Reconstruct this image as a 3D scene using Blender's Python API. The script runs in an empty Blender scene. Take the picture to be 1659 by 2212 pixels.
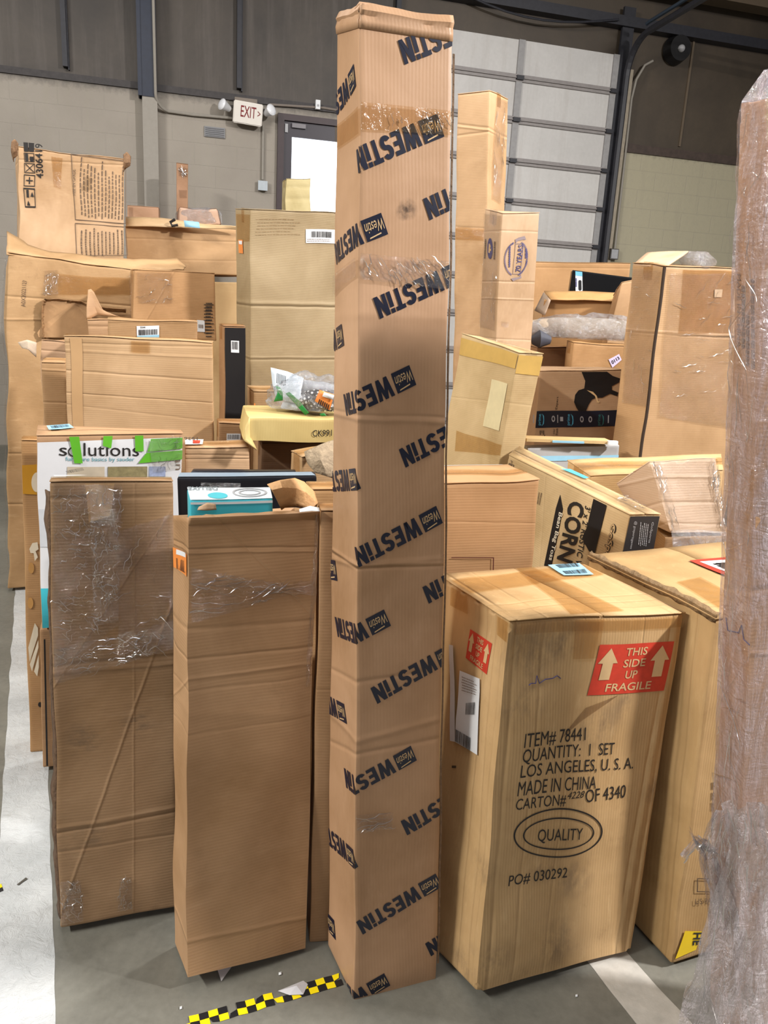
import bpy, bmesh, math, random
from mathutils import Vector, Matrix, noise
random.seed(7)
SC = bpy.context.scene
COL = SC.collection

# ------------------------------------------------------------------ camera
FPX, CX, CY, EYE = 1660.0, 829.5, 1106.0, 1.55
RW = Matrix(((0.99852503, 0.05429332, 0.0), (0.01372292, -0.25238233, 0.96753028), (0.05253043, -0.9661032, -0.25275513)))
CAMP = Vector((0, 0, EYE))
cam = bpy.data.cameras.new('camera'); co = bpy.data.objects.new('camera', cam); COL.objects.link(co)
cam.sensor_fit = 'VERTICAL'; cam.sensor_height = 36.0; cam.lens = FPX*36.0/2212.0; cam.clip_start = .02
M = Matrix.Identity(4)
for i in range(3):
    M[i][0] = RW[i][0]; M[i][1] = -RW[i][1]; M[i][2] = -RW[i][2]; M[i][3] = CAMP[i]
co.matrix_world = M
SC.camera = co

# ------------------------------------------------------------------ view, world, lamps
SC.view_settings.view_transform = 'Standard'; SC.view_settings.look = 'None'
SC.view_settings.gamma = 1.0; SC.view_settings.use_curve_mapping = False
SC.view_settings.exposure = 0.06
w = bpy.data.worlds.new('hall'); SC.world = w; w.use_nodes = True
w.node_tree.nodes['Background'].inputs[0].default_value = (.95, .97, 1.0, 1)
w.node_tree.nodes['Background'].inputs[1].default_value = .18
def area(name, loc, tgt, size, energy, col):
    l = bpy.data.lights.new(name, 'AREA'); l.shape = 'RECTANGLE'; l.size, l.size_y = size; l.energy = energy; l.color = col
    o = bpy.data.objects.new(name, l); COL.objects.link(o); o.location = loc
    o.rotation_euler = (Vector(tgt)-Vector(loc)).to_track_quat('-Z', 'Y').to_euler()
    return o
area('hall_lamp_right', (4.9, 1.05, 4.8), (.2, 1.7, .6), (.45, .2), 620, (1, .97, .95))
area('hall_lamp_left', (-5.4, -.6, 5.2), (-.2, 2.0, .6), (2.2, .13), 480, (1, .97, .91))
area('hall_lamp_behind', (.6, -4.2, 5.2), (0, 2.2, .8), (2.4, .13), 60, (.95, .95, 1))
area('hall_lamp_near', (-.6, .2, 5.3), (-.4, .6, 0), (2.4, .13), 45, (1, .97, .93))
area('hall_lamp_pile', (.4, 3.4, 5.3), (.3, 3.5, 0), (2.4, .15), 112, (1, .97, .92))
area('hall_lamp_far_left', (-2.6, 4.6, 5.3), (-2.4, 5.0, 0), (2.4, .15), 65, (1, .97, .94))
area('hall_lamp_far_right', (4.4, 4.6, 5.3), (4.2, 5.4, 1), (2.4, .15), 80, (1, .97, .88))

# ------------------------------------------------------------------ rays and patches
def ray(u, v): return RW @ Vector(((u-CX)/FPX, (v-CY)/FPX, 1.0))
def at(u, v, y):
    r = ray(u, v); return CAMP + r*(y/r.y)
def on_floor(u, v, z=0.0):
    r = ray(u, v); return CAMP + r*((z-EYE)/r.z)
WA, WP = math.radians(-15.5), 8.6
WN = Vector((math.sin(WA), math.cos(WA), 0)); WX = Vector((math.cos(WA), -math.sin(WA), 0))
def wall_px(u, v, off=0.0):
    r = ray(u, v); p = CAMP + r*((WP-off)/r.dot(WN)); return p.dot(WX), p.z
class Patch:
    def __init__(s, bl, br, tl, tr, off=Vector((0, 0, 0))):
        s.c = [Vector(x)-off for x in (bl, br, tl, tr)]; s.off = off
        s.lu = ((s.c[1]-s.c[0]).length+(s.c[3]-s.c[2]).length)/2
        s.lv = ((s.c[2]-s.c[0]).length+(s.c[3]-s.c[1]).length)/2
        s.n = (s.c[1]-s.c[0]+s.c[3]-s.c[2]).cross(s.c[2]-s.c[0]+s.c[3]-s.c[1]).normalized()
    def p(s, u, v):
        a, b, c, d = s.c
        return a*((1-u)*(1-v)) + b*(u*(1-v)) + c*((1-u)*v) + d*(u*v)
    def px(s, x, y):
        d = ray(x, y); o = CAMP - s.off; u = v = .5
        for k in range(12):
            P = s.p(u, v); a, b, c, e = s.c
            du = (b-a)*(1-v)+(e-c)*v; dv = (c-a)*(1-u)+(e-b)*u
            m = Matrix((du, dv, -d)).transposed()
            t = (P-o).dot(d)/d.dot(d)
            r = o + d*t - P
            try: q = m.inverted() @ (o - P)
            except ValueError: break
            u += q[0]; v += q[1]
        return u, v

# ------------------------------------------------------------------ materials
def lin(r, g, b):
    f = lambda c: ((c/255+.055)/1.055)**2.4 if c > 10 else c/255/12.92
    return (f(r), f(g), f(b), 1)
class NT:
    def __init__(s, name):
        s.m = bpy.data.materials.new(name); s.m.use_nodes = True; s.t = s.m.node_tree; s.t.nodes.clear()
        s.out = s.n('ShaderNodeOutputMaterial')
    def n(s, typ, **kw):
        x = s.t.nodes.new(typ)
        for k, v in kw.items():
            if k.startswith('i_'):
                key = k[2:]; key = int(key) if key.isdigit() else key.replace('_', ' ')
                if hasattr(v, 'bl_idname') or isinstance(v, bpy.types.NodeSocket): s.t.links.new(v, x.inputs[key])
                else: x.inputs[key].default_value = v
            else: setattr(x, k, v)
        return x
    def math(s, op, a, b=None, clamp=False):
        x = s.n('ShaderNodeMath', operation=op, use_clamp=clamp)
        for i, v in enumerate((a, b)):
            if v is None: continue
            if isinstance(v, bpy.types.NodeSocket): s.t.links.new(v, x.inputs[i])
            else: x.inputs[i].default_value = v
        return x.outputs[0]
    def link(s, a, b): s.t.links.new(a, b)
    def noise(s, vec, scale, detail=3, rough=.55, dist=0):
        x = s.n('ShaderNodeTexNoise'); s.link(vec, x.inputs['Vector'])
        x.inputs['Scale'].default_value = scale; x.inputs['Detail'].default_value = detail
        x.inputs['Roughness'].default_value = rough; x.inputs['Distortion'].default_value = dist
        return x.outputs['Fac']
    def stretch(s, vec, sc, rot=(0, 0, 0)):
        x = s.n('ShaderNodeMapping'); s.link(vec, x.inputs['Vector']); x.inputs['Scale'].default_value = sc; x.inputs['Rotation'].default_value = rot
        return x.outputs[0]
    def mix(s, f, a, b, mode='MIX'):
        x = s.n('ShaderNodeMix', data_type='RGBA', blend_type=mode)
        for k, v in ((0, f), (6, a), (7, b)):
            if isinstance(v, bpy.types.NodeSocket): s.link(v, x.inputs[k])
            else: x.inputs[k].default_value = v
        return x.outputs[2]
    def ramp(s, f, a, b):
        x = s.n('ShaderNodeMapRange'); s.link(f, x.inputs[0]); x.inputs[1].default_value = a; x.inputs[2].default_value = b
        return x.outputs[0]

def cardboard(name, rgb, flute='h', creases=(), rough=.62, seed=0.0, wear=.5, fl=1.0, stains=(), smudges=()):
    """kraft board: fibre flecks, flute ribs, scuffs and pressed-in crease lines (axis, offset, width, height)"""
    t = NT(name); tc = t.n('ShaderNodeTexCoord').outputs['Object']
    P = t.stretch(tc, (1, 1, 1)); P.node.inputs['Location'].default_value = (seed*3.1, seed*1.7, seed*2.3)
    R = t.stretch(tc, (1, 1, 1), (0, 0, math.radians(-21)))
    big = t.noise(P, 2.6, 4, .6, .4); fine = t.noise(t.stretch(R, (40, 40, 9) if flute == 'v' else (9, 9, 40)), 4.0, 2)
    sep = t.n('ShaderNodeSeparateXYZ'); t.link(R, sep.inputs[0])
    s = sep.outputs[2] if flute == 'h' else t.math('ADD', sep.outputs[0], t.math('MULTIPLY', sep.outputs[1], .6))
    rib = t.math('SINE', t.math('MULTIPLY', t.math('ADD', s, t.math('MULTIPLY', t.noise(P, 3, 1), .003)), 2*math.pi/.0075))
    rgb = (rgb[0]*.985, rgb[1]*1.005, rgb[2]*1.03)
    base = lin(*rgb); dk = lin(rgb[0]*.86, rgb[1]*.83, rgb[2]*.78); lt = lin(min(255, rgb[0]*1.07), min(255, rgb[1]*1.08), min(255, rgb[2]*1.12))
    c = t.mix(t.ramp(big, .3, .72), dk, lt)
    c = t.mix(t.math('MULTIPLY', t.ramp(fine, .35, .8), .3), c, base)
    sc = t.noise(t.stretch(R, (3, 3, 14) if flute == 'h' else (14, 14, 3)), 2.2, 5, .7)
    c = t.mix(t.math('MULTIPLY', t.ramp(sc, .56, .72), wear*.5), c, lin(min(255, rgb[0]*1.12), min(255, rgb[1]*1.16), min(255, rgb[2]*1.24)))
    dirt = t.noise(P, 9, 6, .75)
    c = t.mix(t.math('MULTIPLY', t.ramp(dirt, .6, .8), wear*.5), c, lin(rgb[0]*.62, rgb[1]*.58, rgb[2]*.52))
    for (px, r_) in stains:
        d = t.n('ShaderNodeVectorMath', operation='DISTANCE'); t.link(tc, d.inputs[0]); d.inputs[1].default_value = px
        q = t.math('MULTIPLY', t.ramp(d.outputs['Value'], r_, r_*.2), t.ramp(t.noise(P, 60, 4), .3, .6), True)
        c = t.mix(q, c, lin(70, 48, 30))
    for (px, r_) in smudges:                      # handling dirt with a ragged outline of its own
        d = t.n('ShaderNodeVectorMath', operation='DISTANCE'); t.link(tc, d.inputs[0]); d.inputs[1].default_value = px
        q = t.math('MULTIPLY', t.ramp(d.outputs['Value'], r_, r_*.25), t.ramp(t.noise(t.stretch(R, (1, 1, .45) if flute == 'v' else (1, 1, 2)), 26, 5, .7), .42, .62), True)
        c = t.mix(t.math('MULTIPLY', q, .55), c, lin(104, 86, 68))
    h = t.math('MULTIPLY', rib, .00007*fl)
    h = t.math('ADD', h, t.math('MULTIPLY', big, .006*wear))
    h = t.math('ADD', h, t.math('MULTIPLY', t.noise(P, 22, 4, .6), .0016*wear))
    if creases:
        wob = t.math('MULTIPLY', t.math('SUBTRACT', t.noise(P, 9, 2)  , .5), .006)
        for (ax, off, wd, ht) in creases:
            d = t.n('ShaderNodeVectorMath', operation='DOT_PRODUCT'); t.link(tc, d.inputs[0]); d.inputs[1].default_value = ax
            e = t.math('DIVIDE', t.math('ADD', t.math('SUBTRACT', d.outputs['Value'], off), wob), wd)
            g = t.math('EXPONENT', t.math('MULTIPLY', t.math('MULTIPLY', e, e), -1.0))
            h = t.math('ADD', h, t.math('MULTIPLY', g, ht*.65))
    b = t.n('ShaderNodeBump'); b.inputs['Strength'].default_value = 1; b.inputs['Distance'].default_value = 1; t.link(h, b.inputs['Height'])
    p = t.n('ShaderNodeBsdfPrincipled'); t.link(c, p.inputs['Base Color']); p.inputs['Roughness'].default_value = rough
    p.inputs['Specular IOR Level'].default_value = .35
    t.link(b.outputs[0], p.inputs['Normal']); t.link(p.outputs[0], t.out.inputs[0])
    return t.m
def plain(name, rgb, rough=.5, metal=0, var=.06, bump=.0, scale=25, spec=.4):
    t = NT(name); tc = t.n('ShaderNodeTexCoord').outputs['Object']; f = t.noise(tc, scale, 4)
    k = 1-var; k2 = 1+var
    c = t.mix(f, lin(*[x*k for x in rgb]), lin(*[min(255, x*k2) for x in rgb]))
    p = t.n('ShaderNodeBsdfPrincipled'); t.link(c, p.inputs['Base Color']); p.inputs['Roughness'].default_value = rough
    p.inputs['Metallic'].default_value = metal; p.inputs['Specular IOR Level'].default_value = spec
    if bump:
        b = t.n('ShaderNodeBump'); b.inputs['Distance'].default_value = bump; t.link(f, b.inputs['Height']); t.link(b.outputs[0], p.inputs['Normal'])
    t.link(p.outputs[0], t.out.inputs[0]); return t.m
def film(name, haze=.05, tint=(1, 1, 1), gloss=.10, rough=.1, sc=(14, 14, 5), rot=(0, .25, 0), bump=.012, hazecol=(235, 232, 235), streak=0.0):
    """clear stretch film or tape: mostly transparent, glossy wrinkles, a little milky"""
    t = NT(name); tc = t.n('ShaderNodeTexCoord').outputs['Object']
    P = t.stretch(tc, sc, rot); a = t.noise(P, 1.6, 5, .62, 1.2); b2 = t.noise(t.stretch(tc, (9, 9, 22), (0, -.3, 0)), 1.5, 4, .6, .8)
    c3 = t.noise(t.stretch(tc, tuple(k*3.1 for k in sc), (.4, rot[1]+.9, .2)), 1.6, 3, .6, 1.6)
    ridge = t.math('ABSOLUTE', t.math('SUBTRACT', a, .5)); ridge2 = t.math('ABSOLUTE', t.math('SUBTRACT', b2, .5)); ridge3 = t.math('ABSOLUTE', t.math('SUBTRACT', c3, .5))
    h = t.math('ADD', t.math('MULTIPLY', ridge, bump), t.math('MULTIPLY', ridge2, bump*.6)); h = t.math('ADD', h, t.math('MULTIPLY', ridge3, bump*.35))
    bp = t.n('ShaderNodeBump'); bp.inputs['Distance'].default_value = 1; t.link(h, bp.inputs['Height'])
    tr = t.n('ShaderNodeBsdfTransparent'); tr.inputs[0].default_value = (*tint, 1)
    gl = t.n('ShaderNodeBsdfGlossy'); gl.inputs['Roughness'].default_value = rough; t.link(bp.outputs[0], gl.inputs['Normal'])
    df = t.n('ShaderNodeBsdfDiffuse'); df.inputs[0].default_value = lin(*hazecol); t.link(bp.outputs[0], df.inputs['Normal'])
    m1 = t.n('ShaderNodeMixShader')
    hz = t.math('MULTIPLY', t.ramp(t.noise(P, 2.2, 4, .6), .3, .75), haze*1.6, True)
    if streak: hz = t.math('ADD', hz, t.math('MULTIPLY', t.ramp(ridge, .035, .0), streak), True)
    t.link(hz, m1.inputs[0]); t.link(tr.outputs[0], m1.inputs[1]); t.link(df.outputs[0], m1.inputs[2])
    lw = t.n('ShaderNodeLayerWeight'); lw.inputs[0].default_value = .25; t.link(bp.outputs[0], lw.inputs['Normal'])
    f = t.math('ADD', t.math('MULTIPLY', lw.outputs['Fresnel'], gloss*2), gloss, True)
    m2 = t.n('ShaderNodeMixShader'); t.link(f, m2.inputs[0]); t.link(m1.outputs[0], m2.inputs[1]); t.link(gl.outputs[0], m2.inputs[2])
    t.link(m2.outputs[0], t.out.inputs[0]); return t.m
def emit(name, rgb, s):
    t = NT(name); e = t.n('ShaderNodeEmission'); e.inputs[0].default_value = lin(*rgb); e.inputs[1].default_value = s
    t.link(e.outputs[0], t.out.inputs[0]); return t.m

INK = plain('black_ink', (38, 34, 32), .55); NAVY = plain('navy_ink', (27, 30, 48), .32, spec=.5)
INK2 = plain('faded_ink', (104, 84, 66), .6); GREYINK = plain('grey_ink', (128, 108, 92), .6)
WHITE = plain('white_paper', (226, 228, 230), .5, var=.03); LBLUE = plain('light_blue_print', (150, 200, 225), .5)
RED = plain('red_print', (196, 62, 44), .5, var=.1, scale=60); TAN = plain('bare_board', (205, 172, 126), .6)
ORANGE = plain('orange_sticker', (232, 140, 66), .5); TEAL = plain('teal_print', (70, 190, 205), .4)
GREEN = plain('green_tape', (98, 178, 48), .35); YELLOW = plain('yellow_print', (240, 205, 30), .45)
BLACK = plain('black_print', (26, 25, 27), .45); OCHRE = plain('ochre_print', (205, 148, 40), .5)
GREY = plain('grey_print', (165, 165, 168), .5); DGREEN = plain('dark_green_print', (40, 130, 60), .4)
PURPLE = plain('indigo_ink', (72, 70, 118), .5); CREAMP = plain('cream_print', (226, 214, 190), .5)
def glint(name):
    t = NT(name); tr = t.n('ShaderNodeBsdfTransparent'); gl = t.n('ShaderNodeBsdfGlossy'); gl.inputs['Roughness'].default_value = .16
    m = t.n('ShaderNodeMixShader'); m.inputs[0].default_value = .42; t.link(tr.outputs[0], m.inputs[1]); t.link(gl.outputs[0], m.inputs[2]); t.link(m.outputs[0], t.out.inputs[0]); return t.m
FOLD = glint('folded_film_edge')
TAPE = film('packing_tape', .10, (.92, .83, .69), .06, .16, bump=.005, hazecol=(180, 146, 100))
CLEAR = film('clear_tape', .02, (.97, .95, .92), .10, .09, sc=(18, 18, 9), bump=.04)
WRAP = film('stretch_film', .008, (.97, .96, .95), .10, .09, sc=(16, 16, 8), bump=.055)
MILKY = film('milky_film', .24, (.97, .95, .95), .11, .10, sc=(12, 12, 2.5), rot=(0, .06, 0), bump=.02, hazecol=(216, 206, 214), streak=.16)
BAGF = film('bag_film', .16, (.95, .95, .96), .14, .12, sc=(12, 12, 12), bump=.03, hazecol=(226, 228, 234), streak=.25)

# ------------------------------------------------------------------ objects
def link(name, me, mat=None, parent=None):
    o = bpy.data.objects.new(name, me); COL.objects.link(o)
    if mat is not None and hasattr(me, 'materials'):
        for m in (mat if isinstance(mat, (list, tuple)) else [mat]): me.materials.append(m)
    if parent is not None: o.parent = parent
    return o
def from_bm(name, bm, mat=None, parent=None, smooth=False):
    me = bpy.data.meshes.new(name); bm.normal_update()
    if smooth:
        for f in bm.faces: f.smooth = True
        for e in bm.edges:
            if len(e.link_faces) == 2 and e.calc_face_angle(0) > .62: e.smooth = False
    bm.to_mesh(me); bm.free(); return link(name, me, mat, parent)
def tag(o, label, cat, group=None):
    o['label'] = label; o['category'] = cat
    if group: o['group'] = group
    return o
def struct(o): o['kind'] = 'structure'; return o
def empty(name, loc, label, cat, group=None):
    o = bpy.data.objects.new(name, None); COL.objects.link(o); o.location = loc; o.empty_display_size = .1
    return tag(o, label, cat, group)
def box_bm(bm, lo, hi, mi=0):
    x0, y0, z0 = lo; x1, y1, z1 = hi
    v = [bm.verts.new(p) for p in ((x0,y0,z0),(x1,y0,z0),(x1,y1,z0),(x0,y1,z0),(x0,y0,z1),(x1,y0,z1),(x1,y1,z1),(x0,y1,z1))]
    for f in ((0,3,2,1),(4,5,6,7),(0,1,5,4),(1,2,6,5),(2,3,7,6),(3,0,4,7)): bm.faces.new([v[i] for i in f]).material_index = mi
    return v
def tube_bm(bm, pts, r, seg=10, caps=True):
    pts = [Vector(p) for p in pts]; rings = []
    rs = r if isinstance(r, (list, tuple)) else [r]*len(pts)
    for i, p in enumerate(pts):
        d = (pts[min(i+1, len(pts)-1)]-pts[max(i-1, 0)]).normalized()
        a = d.orthogonal().normalized() if i == 0 else (rings_a - d*rings_a.dot(d)).normalized()
        rings_a = a; b = d.cross(a)
        rings.append([bm.verts.new(p+(a*math.cos(2*math.pi*k/seg)+b*math.sin(2*math.pi*k/seg))*rs[i]) for k in range(seg)])
    for A, B in zip(rings, rings[1:]):
        for k in range(seg): bm.faces.new((A[k], A[(k+1) % seg], B[(k+1) % seg], B[k]))
    if caps: bm.faces.new(rings[0][::-1]); bm.faces.new(rings[-1])

def samples(l, cell, edge=.012):
    n = max(1, int(round(l/cell)))
    s = [i/n for i in range(n+1)]
    if l > .06: s = sorted(set(s) | {edge/l, 1-edge/l})
    return s
FACES = dict(F=(0,1,4,5), R=(1,3,5,7), B=(3,2,7,6), L=(2,0,6,4), T=(4,5,6,7), D=(2,3,0,1))
class Carton:
    """a cardboard box from its eight corners (front-left-down, front-right-down, back-left-down, back-right-down, then the four top ones)"""
    def __init__(s, key, label, mat, name='cardboard_box', cat='box', group=None, amp=.006, jit=.004, cell=.05, open_top=False,
                 seam='u', tape=True, flaps=True, tapemat=None, gap=.002, lift=.004, bev=.004):
        s.key = key; s.cs = [Vector(c) for c in BX[key]]
        s.o = Vector((0, 0, 0))
        for c in s.cs[:4]: s.o += c/4
        s.amp, s.jit, s.seed = amp, jit, Vector((hash_(key), hash_(key+'b'), hash_(key+'c')))
        s.pt = {f: Patch(*[s.cs[i] for i in ix], off=s.o) for f, ix in FACES.items()}
        s.root = empty(name, s.o, label, cat, group)
        s.sizes = (s.pt['F'].lu, s.pt['L'].lu, s.pt['F'].lv)
        s.mat = mat(s) if callable(mat) else mat
        bm = bmesh.new(); lay = bm.faces.layers.int.new('tag')
        for k, f in enumerate('FRBLTD'):
            if f == 'T' and open_top: continue
            s.grid(bm, f, cell, k, lay)
        bmesh.ops.remove_doubles(bm, verts=bm.verts, dist=.0006)
        if not open_top and bev:
            es = [e for e in bm.edges if len(e.link_faces) == 2 and e.link_faces[0][lay] != e.link_faces[1][lay]]
            bmesh.ops.bevel(bm, geom=es, offset=bev, segments=2, affect='EDGES', profile=.5)
        s.body = from_bm('body', bm, s.mat, s.root, True)
        if open_top:
            md = s.body.modifiers.new('board', 'SOLIDIFY'); md.thickness = .005; md.offset = -1
        s.gap, s.lift, s.cell = gap, lift, cell
        if flaps and not open_top:
            for side in (0, 1): s.flap(side, seam)
        if tape and not open_top: s.top_tape(seam, tapemat or TAPE)
    def disp(s, f, u, v, extra=0.0):
        P = s.pt[f]; p = P.p(u, v); m = min(u*P.lu, (1-u)*P.lu, v*P.lv, (1-v)*P.lv)
        k = max(0, min(1, m/.05)); k = k*k*(3-2*k)
        q = p*3.2 + s.seed
        d = noise.noise_vector(p*5.0 + s.seed*1.3)*s.jit + P.n*(s.amp*k*(noise.noise(q)+.6*noise.noise(q*2.3)))
        r = p + d + P.n*extra
        if f != 'T' and (r+s.o).z < 0: r.z = -s.o.z
        return r
    def grid(s, bm, f, cell, k, lay):
        P = s.pt[f]; us, vs = samples(P.lu, cell), samples(P.lv, cell)
        g = [[bm.verts.new(s.disp(f, u, v)) for u in us] for v in vs]
        for j in range(len(vs)-1):
            for i in range(len(us)-1):
                bm.faces.new((g[j][i], g[j][i+1], g[j+1][i+1], g[j+1][i]))[lay] = k
    def flap(s, side, seam):
        P = s.pt['T']; bm = bmesh.new(); g = s.gap/(P.lv if seam == 'u' else P.lu)
        n, m = 8, 4; rows = []
        for j in range(m+1):
            a = j/m; row = []
            for i in range(n+1):
                b = i/n; x = b*1.004-.002
                y = a*(.5-g) if side == 0 else 1-a*(.5-g)
                y = y + (-.004 if side == 0 else .004)*(1-a)
                u, v = (x, y) if seam == 'u' else (y, x)
                e = .0035 + s.lift*(.3+.7*a)*(.5+.5*noise.noise(Vector((b*3, side*5.0, 0))+s.seed))
                row.append(bm.verts.new(s.disp('T', u, v, e)))
            rows.append(row)
        for j in range(m):
            for i in range(n): bm.faces.new((rows[j][i], rows[j][i+1], rows[j+1][i+1], rows[j+1][i]))
        bmesh.ops.recalc_face_normals(bm, faces=bm.faces)
        if bm.faces[:][0].normal.dot(P.n) < 0: bmesh.ops.reverse_faces(bm, faces=bm.faces)
        o = from_bm('top_flap', bm, s.mat, s.root, True)
        md = o.modifiers.new('board', 'SOLIDIFY'); md.thickness = .003; md.offset = -1
    def top_tape(s, seam, mat):
        P = s.pt['T']; hw = .026; L = P.lu if seam == 'u' else P.lv; Wd = P.lv if seam == 'u' else P.lu
        bm = bmesh.new(); dn = .055; rows = []
        ends = ('L', 'R') if seam == 'u' else ('F', 'B')
        for a in (-2, -1, 0, .5, 1, 1.5, 2, 3, 4, 5, 6, 7, 8, 8.5, 9, 10):
            row = []
            for q in (-1, -.35, .35, 1):
                y = .5+q*min(hw, Wd*.3)/Wd
                t_ = a/8.0
                if 0 <= a <= 8: u, v = (t_, y) if seam == 'u' else (y, t_); r = s.disp('T', u, v, .0065+s.lift*.6)
                else:
                    f = ends[0] if a < 0 else ends[1]; Q = s.pt[f]; depth = (abs(a) if a < 0 else a-8)/2*dn/Q.lv
                    uu = {'L': 1-y, 'R': y, 'F': y, 'B': 1-y}[f]
                    r = s.disp(f, uu, 1-depth, .0015)
                row.append(bm.verts.new(r))
            rows.append(row)
        for A, B in zip(rows, rows[1:]):
            for i in range(3): bm.faces.new((A[i], A[i+1], B[i+1], B[i]))
        from_bm('packing_tape', bm, mat, s.root, True)
    # --- things printed on or stuck to a face
    def uvq(s, f, q): return [Vector(s.pt[f].px(*p)) for p in q]
    def decal(s, f, q, mat, name='label', ext=.0016, parent=None, nu=None, nv=None, uv=False, wr=0.0, folds=0, dirs=(0,), length=.08, r=.0009):
        Q = [Vector(p) for p in q] if uv else s.uvq(f, q); P = s.pt[f]
        TL, TR, BR, BL = [Vector((min(.997, max(.003, p.x)), min(.997, max(.003, p.y)))) for p in Q]
        lu = abs(TR.x-TL.x)*P.lu+abs(TR.y-TL.y)*P.lv; lv = abs(TL.x-BL.x)*P.lu+abs(TL.y-BL.y)*P.lv
        nu = nu or max(1, min(40, int(lu/.03))); nv = nv or max(1, min(60, int(lv/.03)))
        bm = bmesh.new(); g = []
        for j in range(nv+1):
            row = []
            for i in range(nu+1):
                a, b = i/nu, j/nv
                w_ = (BL*(1-a)+BR*a)*(1-b)+(TL*(1-a)+TR*a)*b
                e = ext
                if wr: e += wr*(.5+.5*noise.noise(Vector((w_.x*P.lu*26, w_.y*P.lv*26, 3.3))+s.seed))
                row.append(bm.verts.new(s.disp(f, w_.x, w_.y, e)))
            g.append(row)
        for j in range(nv):
            for i in range(nu): bm.faces.new((g[j][i], g[j][i+1], g[j+1][i+1], g[j+1][i]))
        if folds:                                     # little folded ridges in the film that catch the lamps
            rnd = random.Random(hash_(s.key)+folds+len(name)); n0 = len(bm.faces)
            for k in range(folds):
                a, b = rnd.uniform(.04, .96), rnd.uniform(.04, .96); ang = rnd.choice(dirs)+rnd.gauss(0, .16); L = length*rnd.uniform(.3, 1.3); pts = []
                for q_ in range(7):
                    t_ = (q_/6-.5)*L; w_ = (BL*(1-a)+BR*a)*(1-b)+(TL*(1-a)+TR*a)*b
                    u_ = w_.x+(math.cos(ang)*t_+.0025*math.sin(q_*1.7+k))/P.lu; v_ = w_.y+(math.sin(ang)*t_+.0025*math.cos(q_*2.1+k))/P.lv
                    pts.append(s.disp(f, min(.995, max(.005, u_)), min(.995, max(.005, v_)), ext+wr*.6))
                rr = r*rnd.uniform(.5, 1.3); tube_bm(bm, pts, [rr*.25, rr*.7, rr, rr, rr*.9, rr*.6, rr*.2], 5)
            bm.faces.ensure_lookup_table()
            for fc in bm.faces[n0:]: fc.material_index = 1
            mat = [mat, FOLD]
        return from_bm(name, bm, mat, parent or s.root, True)
    def shapes(s, f, q, polys, mat, name, ext=.0014, parent=None, uv=False):
        """flat print: polygons in the unit square of the quad q (TL, TR, BR, BL)"""
        Q = [Vector(p) for p in q] if uv else s.uvq(f, q); TL, TR, BR, BL = Q
        bm = bmesh.new()
        for poly in polys:
            vs = []
            for (a, b) in poly:
                w_ = (BL*(1-a)+BR*a)*(1-b)+(TL*(1-a)+TR*a)*b
                vs.append(bm.verts.new(s.disp(f, w_.x, w_.y, ext)))
            try: bm.faces.new(vs)
            except ValueError: pass
        return from_bm(name, bm, mat, parent or s.root)
    def text(s, f, txt, q, mat=None, name='printed_text', ext=.0014, bold=0.0, parent=None, uv=False, shear=0.0):
        polys = glyphs(txt, bold, shear)
        return s.shapes(f, q, polys, mat or INK, name, ext, parent, uv)
    def barcode(s, f, q, parent, mat=None, n=22, ext=.0024, name='barcode'):
        rnd = random.Random(len(s.key)+n); x = 0; P = []
        while x < 1:
            w_ = rnd.choice((.012, .02, .034)); P.append([(x, 0), (min(1, x+w_), 0), (min(1, x+w_), 1), (x, 1)]); x += w_+rnd.choice((.014, .022, .03))
        return s.shapes(f, q, P, mat or INK, name, ext, parent)
    def fine(s, f, q, rows, mat=None, name='fine_print', vertical=True, fill=.45, ext=.0014, parent=None, seed=1):
        rnd = random.Random(seed); P = []
        for r in range(rows):
            y0 = (r+.3)/rows; y1 = y0+fill/rows; x = rnd.random()*.05; end = .75+.25*rnd.random()
            while x < end:
                w_ = .03+.07*rnd.random(); P.append([(x, y0), (x+w_, y0), (x+w_, y1), (x, y1)]); x += w_+.018
        if vertical: P = [[(1-b, a) for (a, b) in p][::1] for p in P]
        return s.shapes(f, q, P, mat or INK2, name, ext, parent)
    def crease(s, f, p1, p2, wd=.006, ht=-.003):
        P = s.pt[f]; a = P.p(*P.px(*p1)); b = P.p(*P.px(*p2)); ax = P.n.cross(b-a).normalized()
        return (tuple(ax), ax.dot(a), wd, ht)
    def spot(s, f, p): return tuple(s.pt[f].p(*s.pt[f].px(*p)))
def hash_(k):
    h = 0
    for ch in k: h = (h*131+ord(ch)) % 9973
    return h/97.0
_G = {}
def glyphs(txt, bold=0.0, shear=0.0):
    """outline polygons of a line of lettering, scaled to the unit square"""
    k = (txt, bold, shear)
    if k in _G: return _G[k]
    cu = bpy.data.curves.new('lettering', 'FONT'); cu.body = txt; cu.offset = bold; cu.shear = shear; cu.resolution_u = 3; cu.fill_mode = 'FRONT'
    cu.align_x = 'LEFT'
    o = bpy.data.objects.new('lettering', cu); COL.objects.link(o)
    bpy.context.view_layer.update()
    me = bpy.data.meshes.new_from_object(o.evaluated_get(bpy.context.evaluated_depsgraph_get()))
    V = [v.co.copy() for v in me.vertices]; F = [list(p.vertices) for p in me.polygons]
    bpy.data.objects.remove(o); bpy.data.meshes.remove(me); bpy.data.curves.remove(cu)
    x0 = min(v.x for v in V); x1 = max(v.x for v in V); y0 = min(v.y for v in V); y1 = max(v.y for v in V)
    P = [[((V[i].x-x0)/(x1-x0), (V[i].y-y0)/(y1-y0)) for i in f] for f in F]
    _G[k] = P; return P
def rect(x0, y0, x1, y1): return [(x0, y0), (x1, y0), (x1, y1), (x0, y1)]
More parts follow.
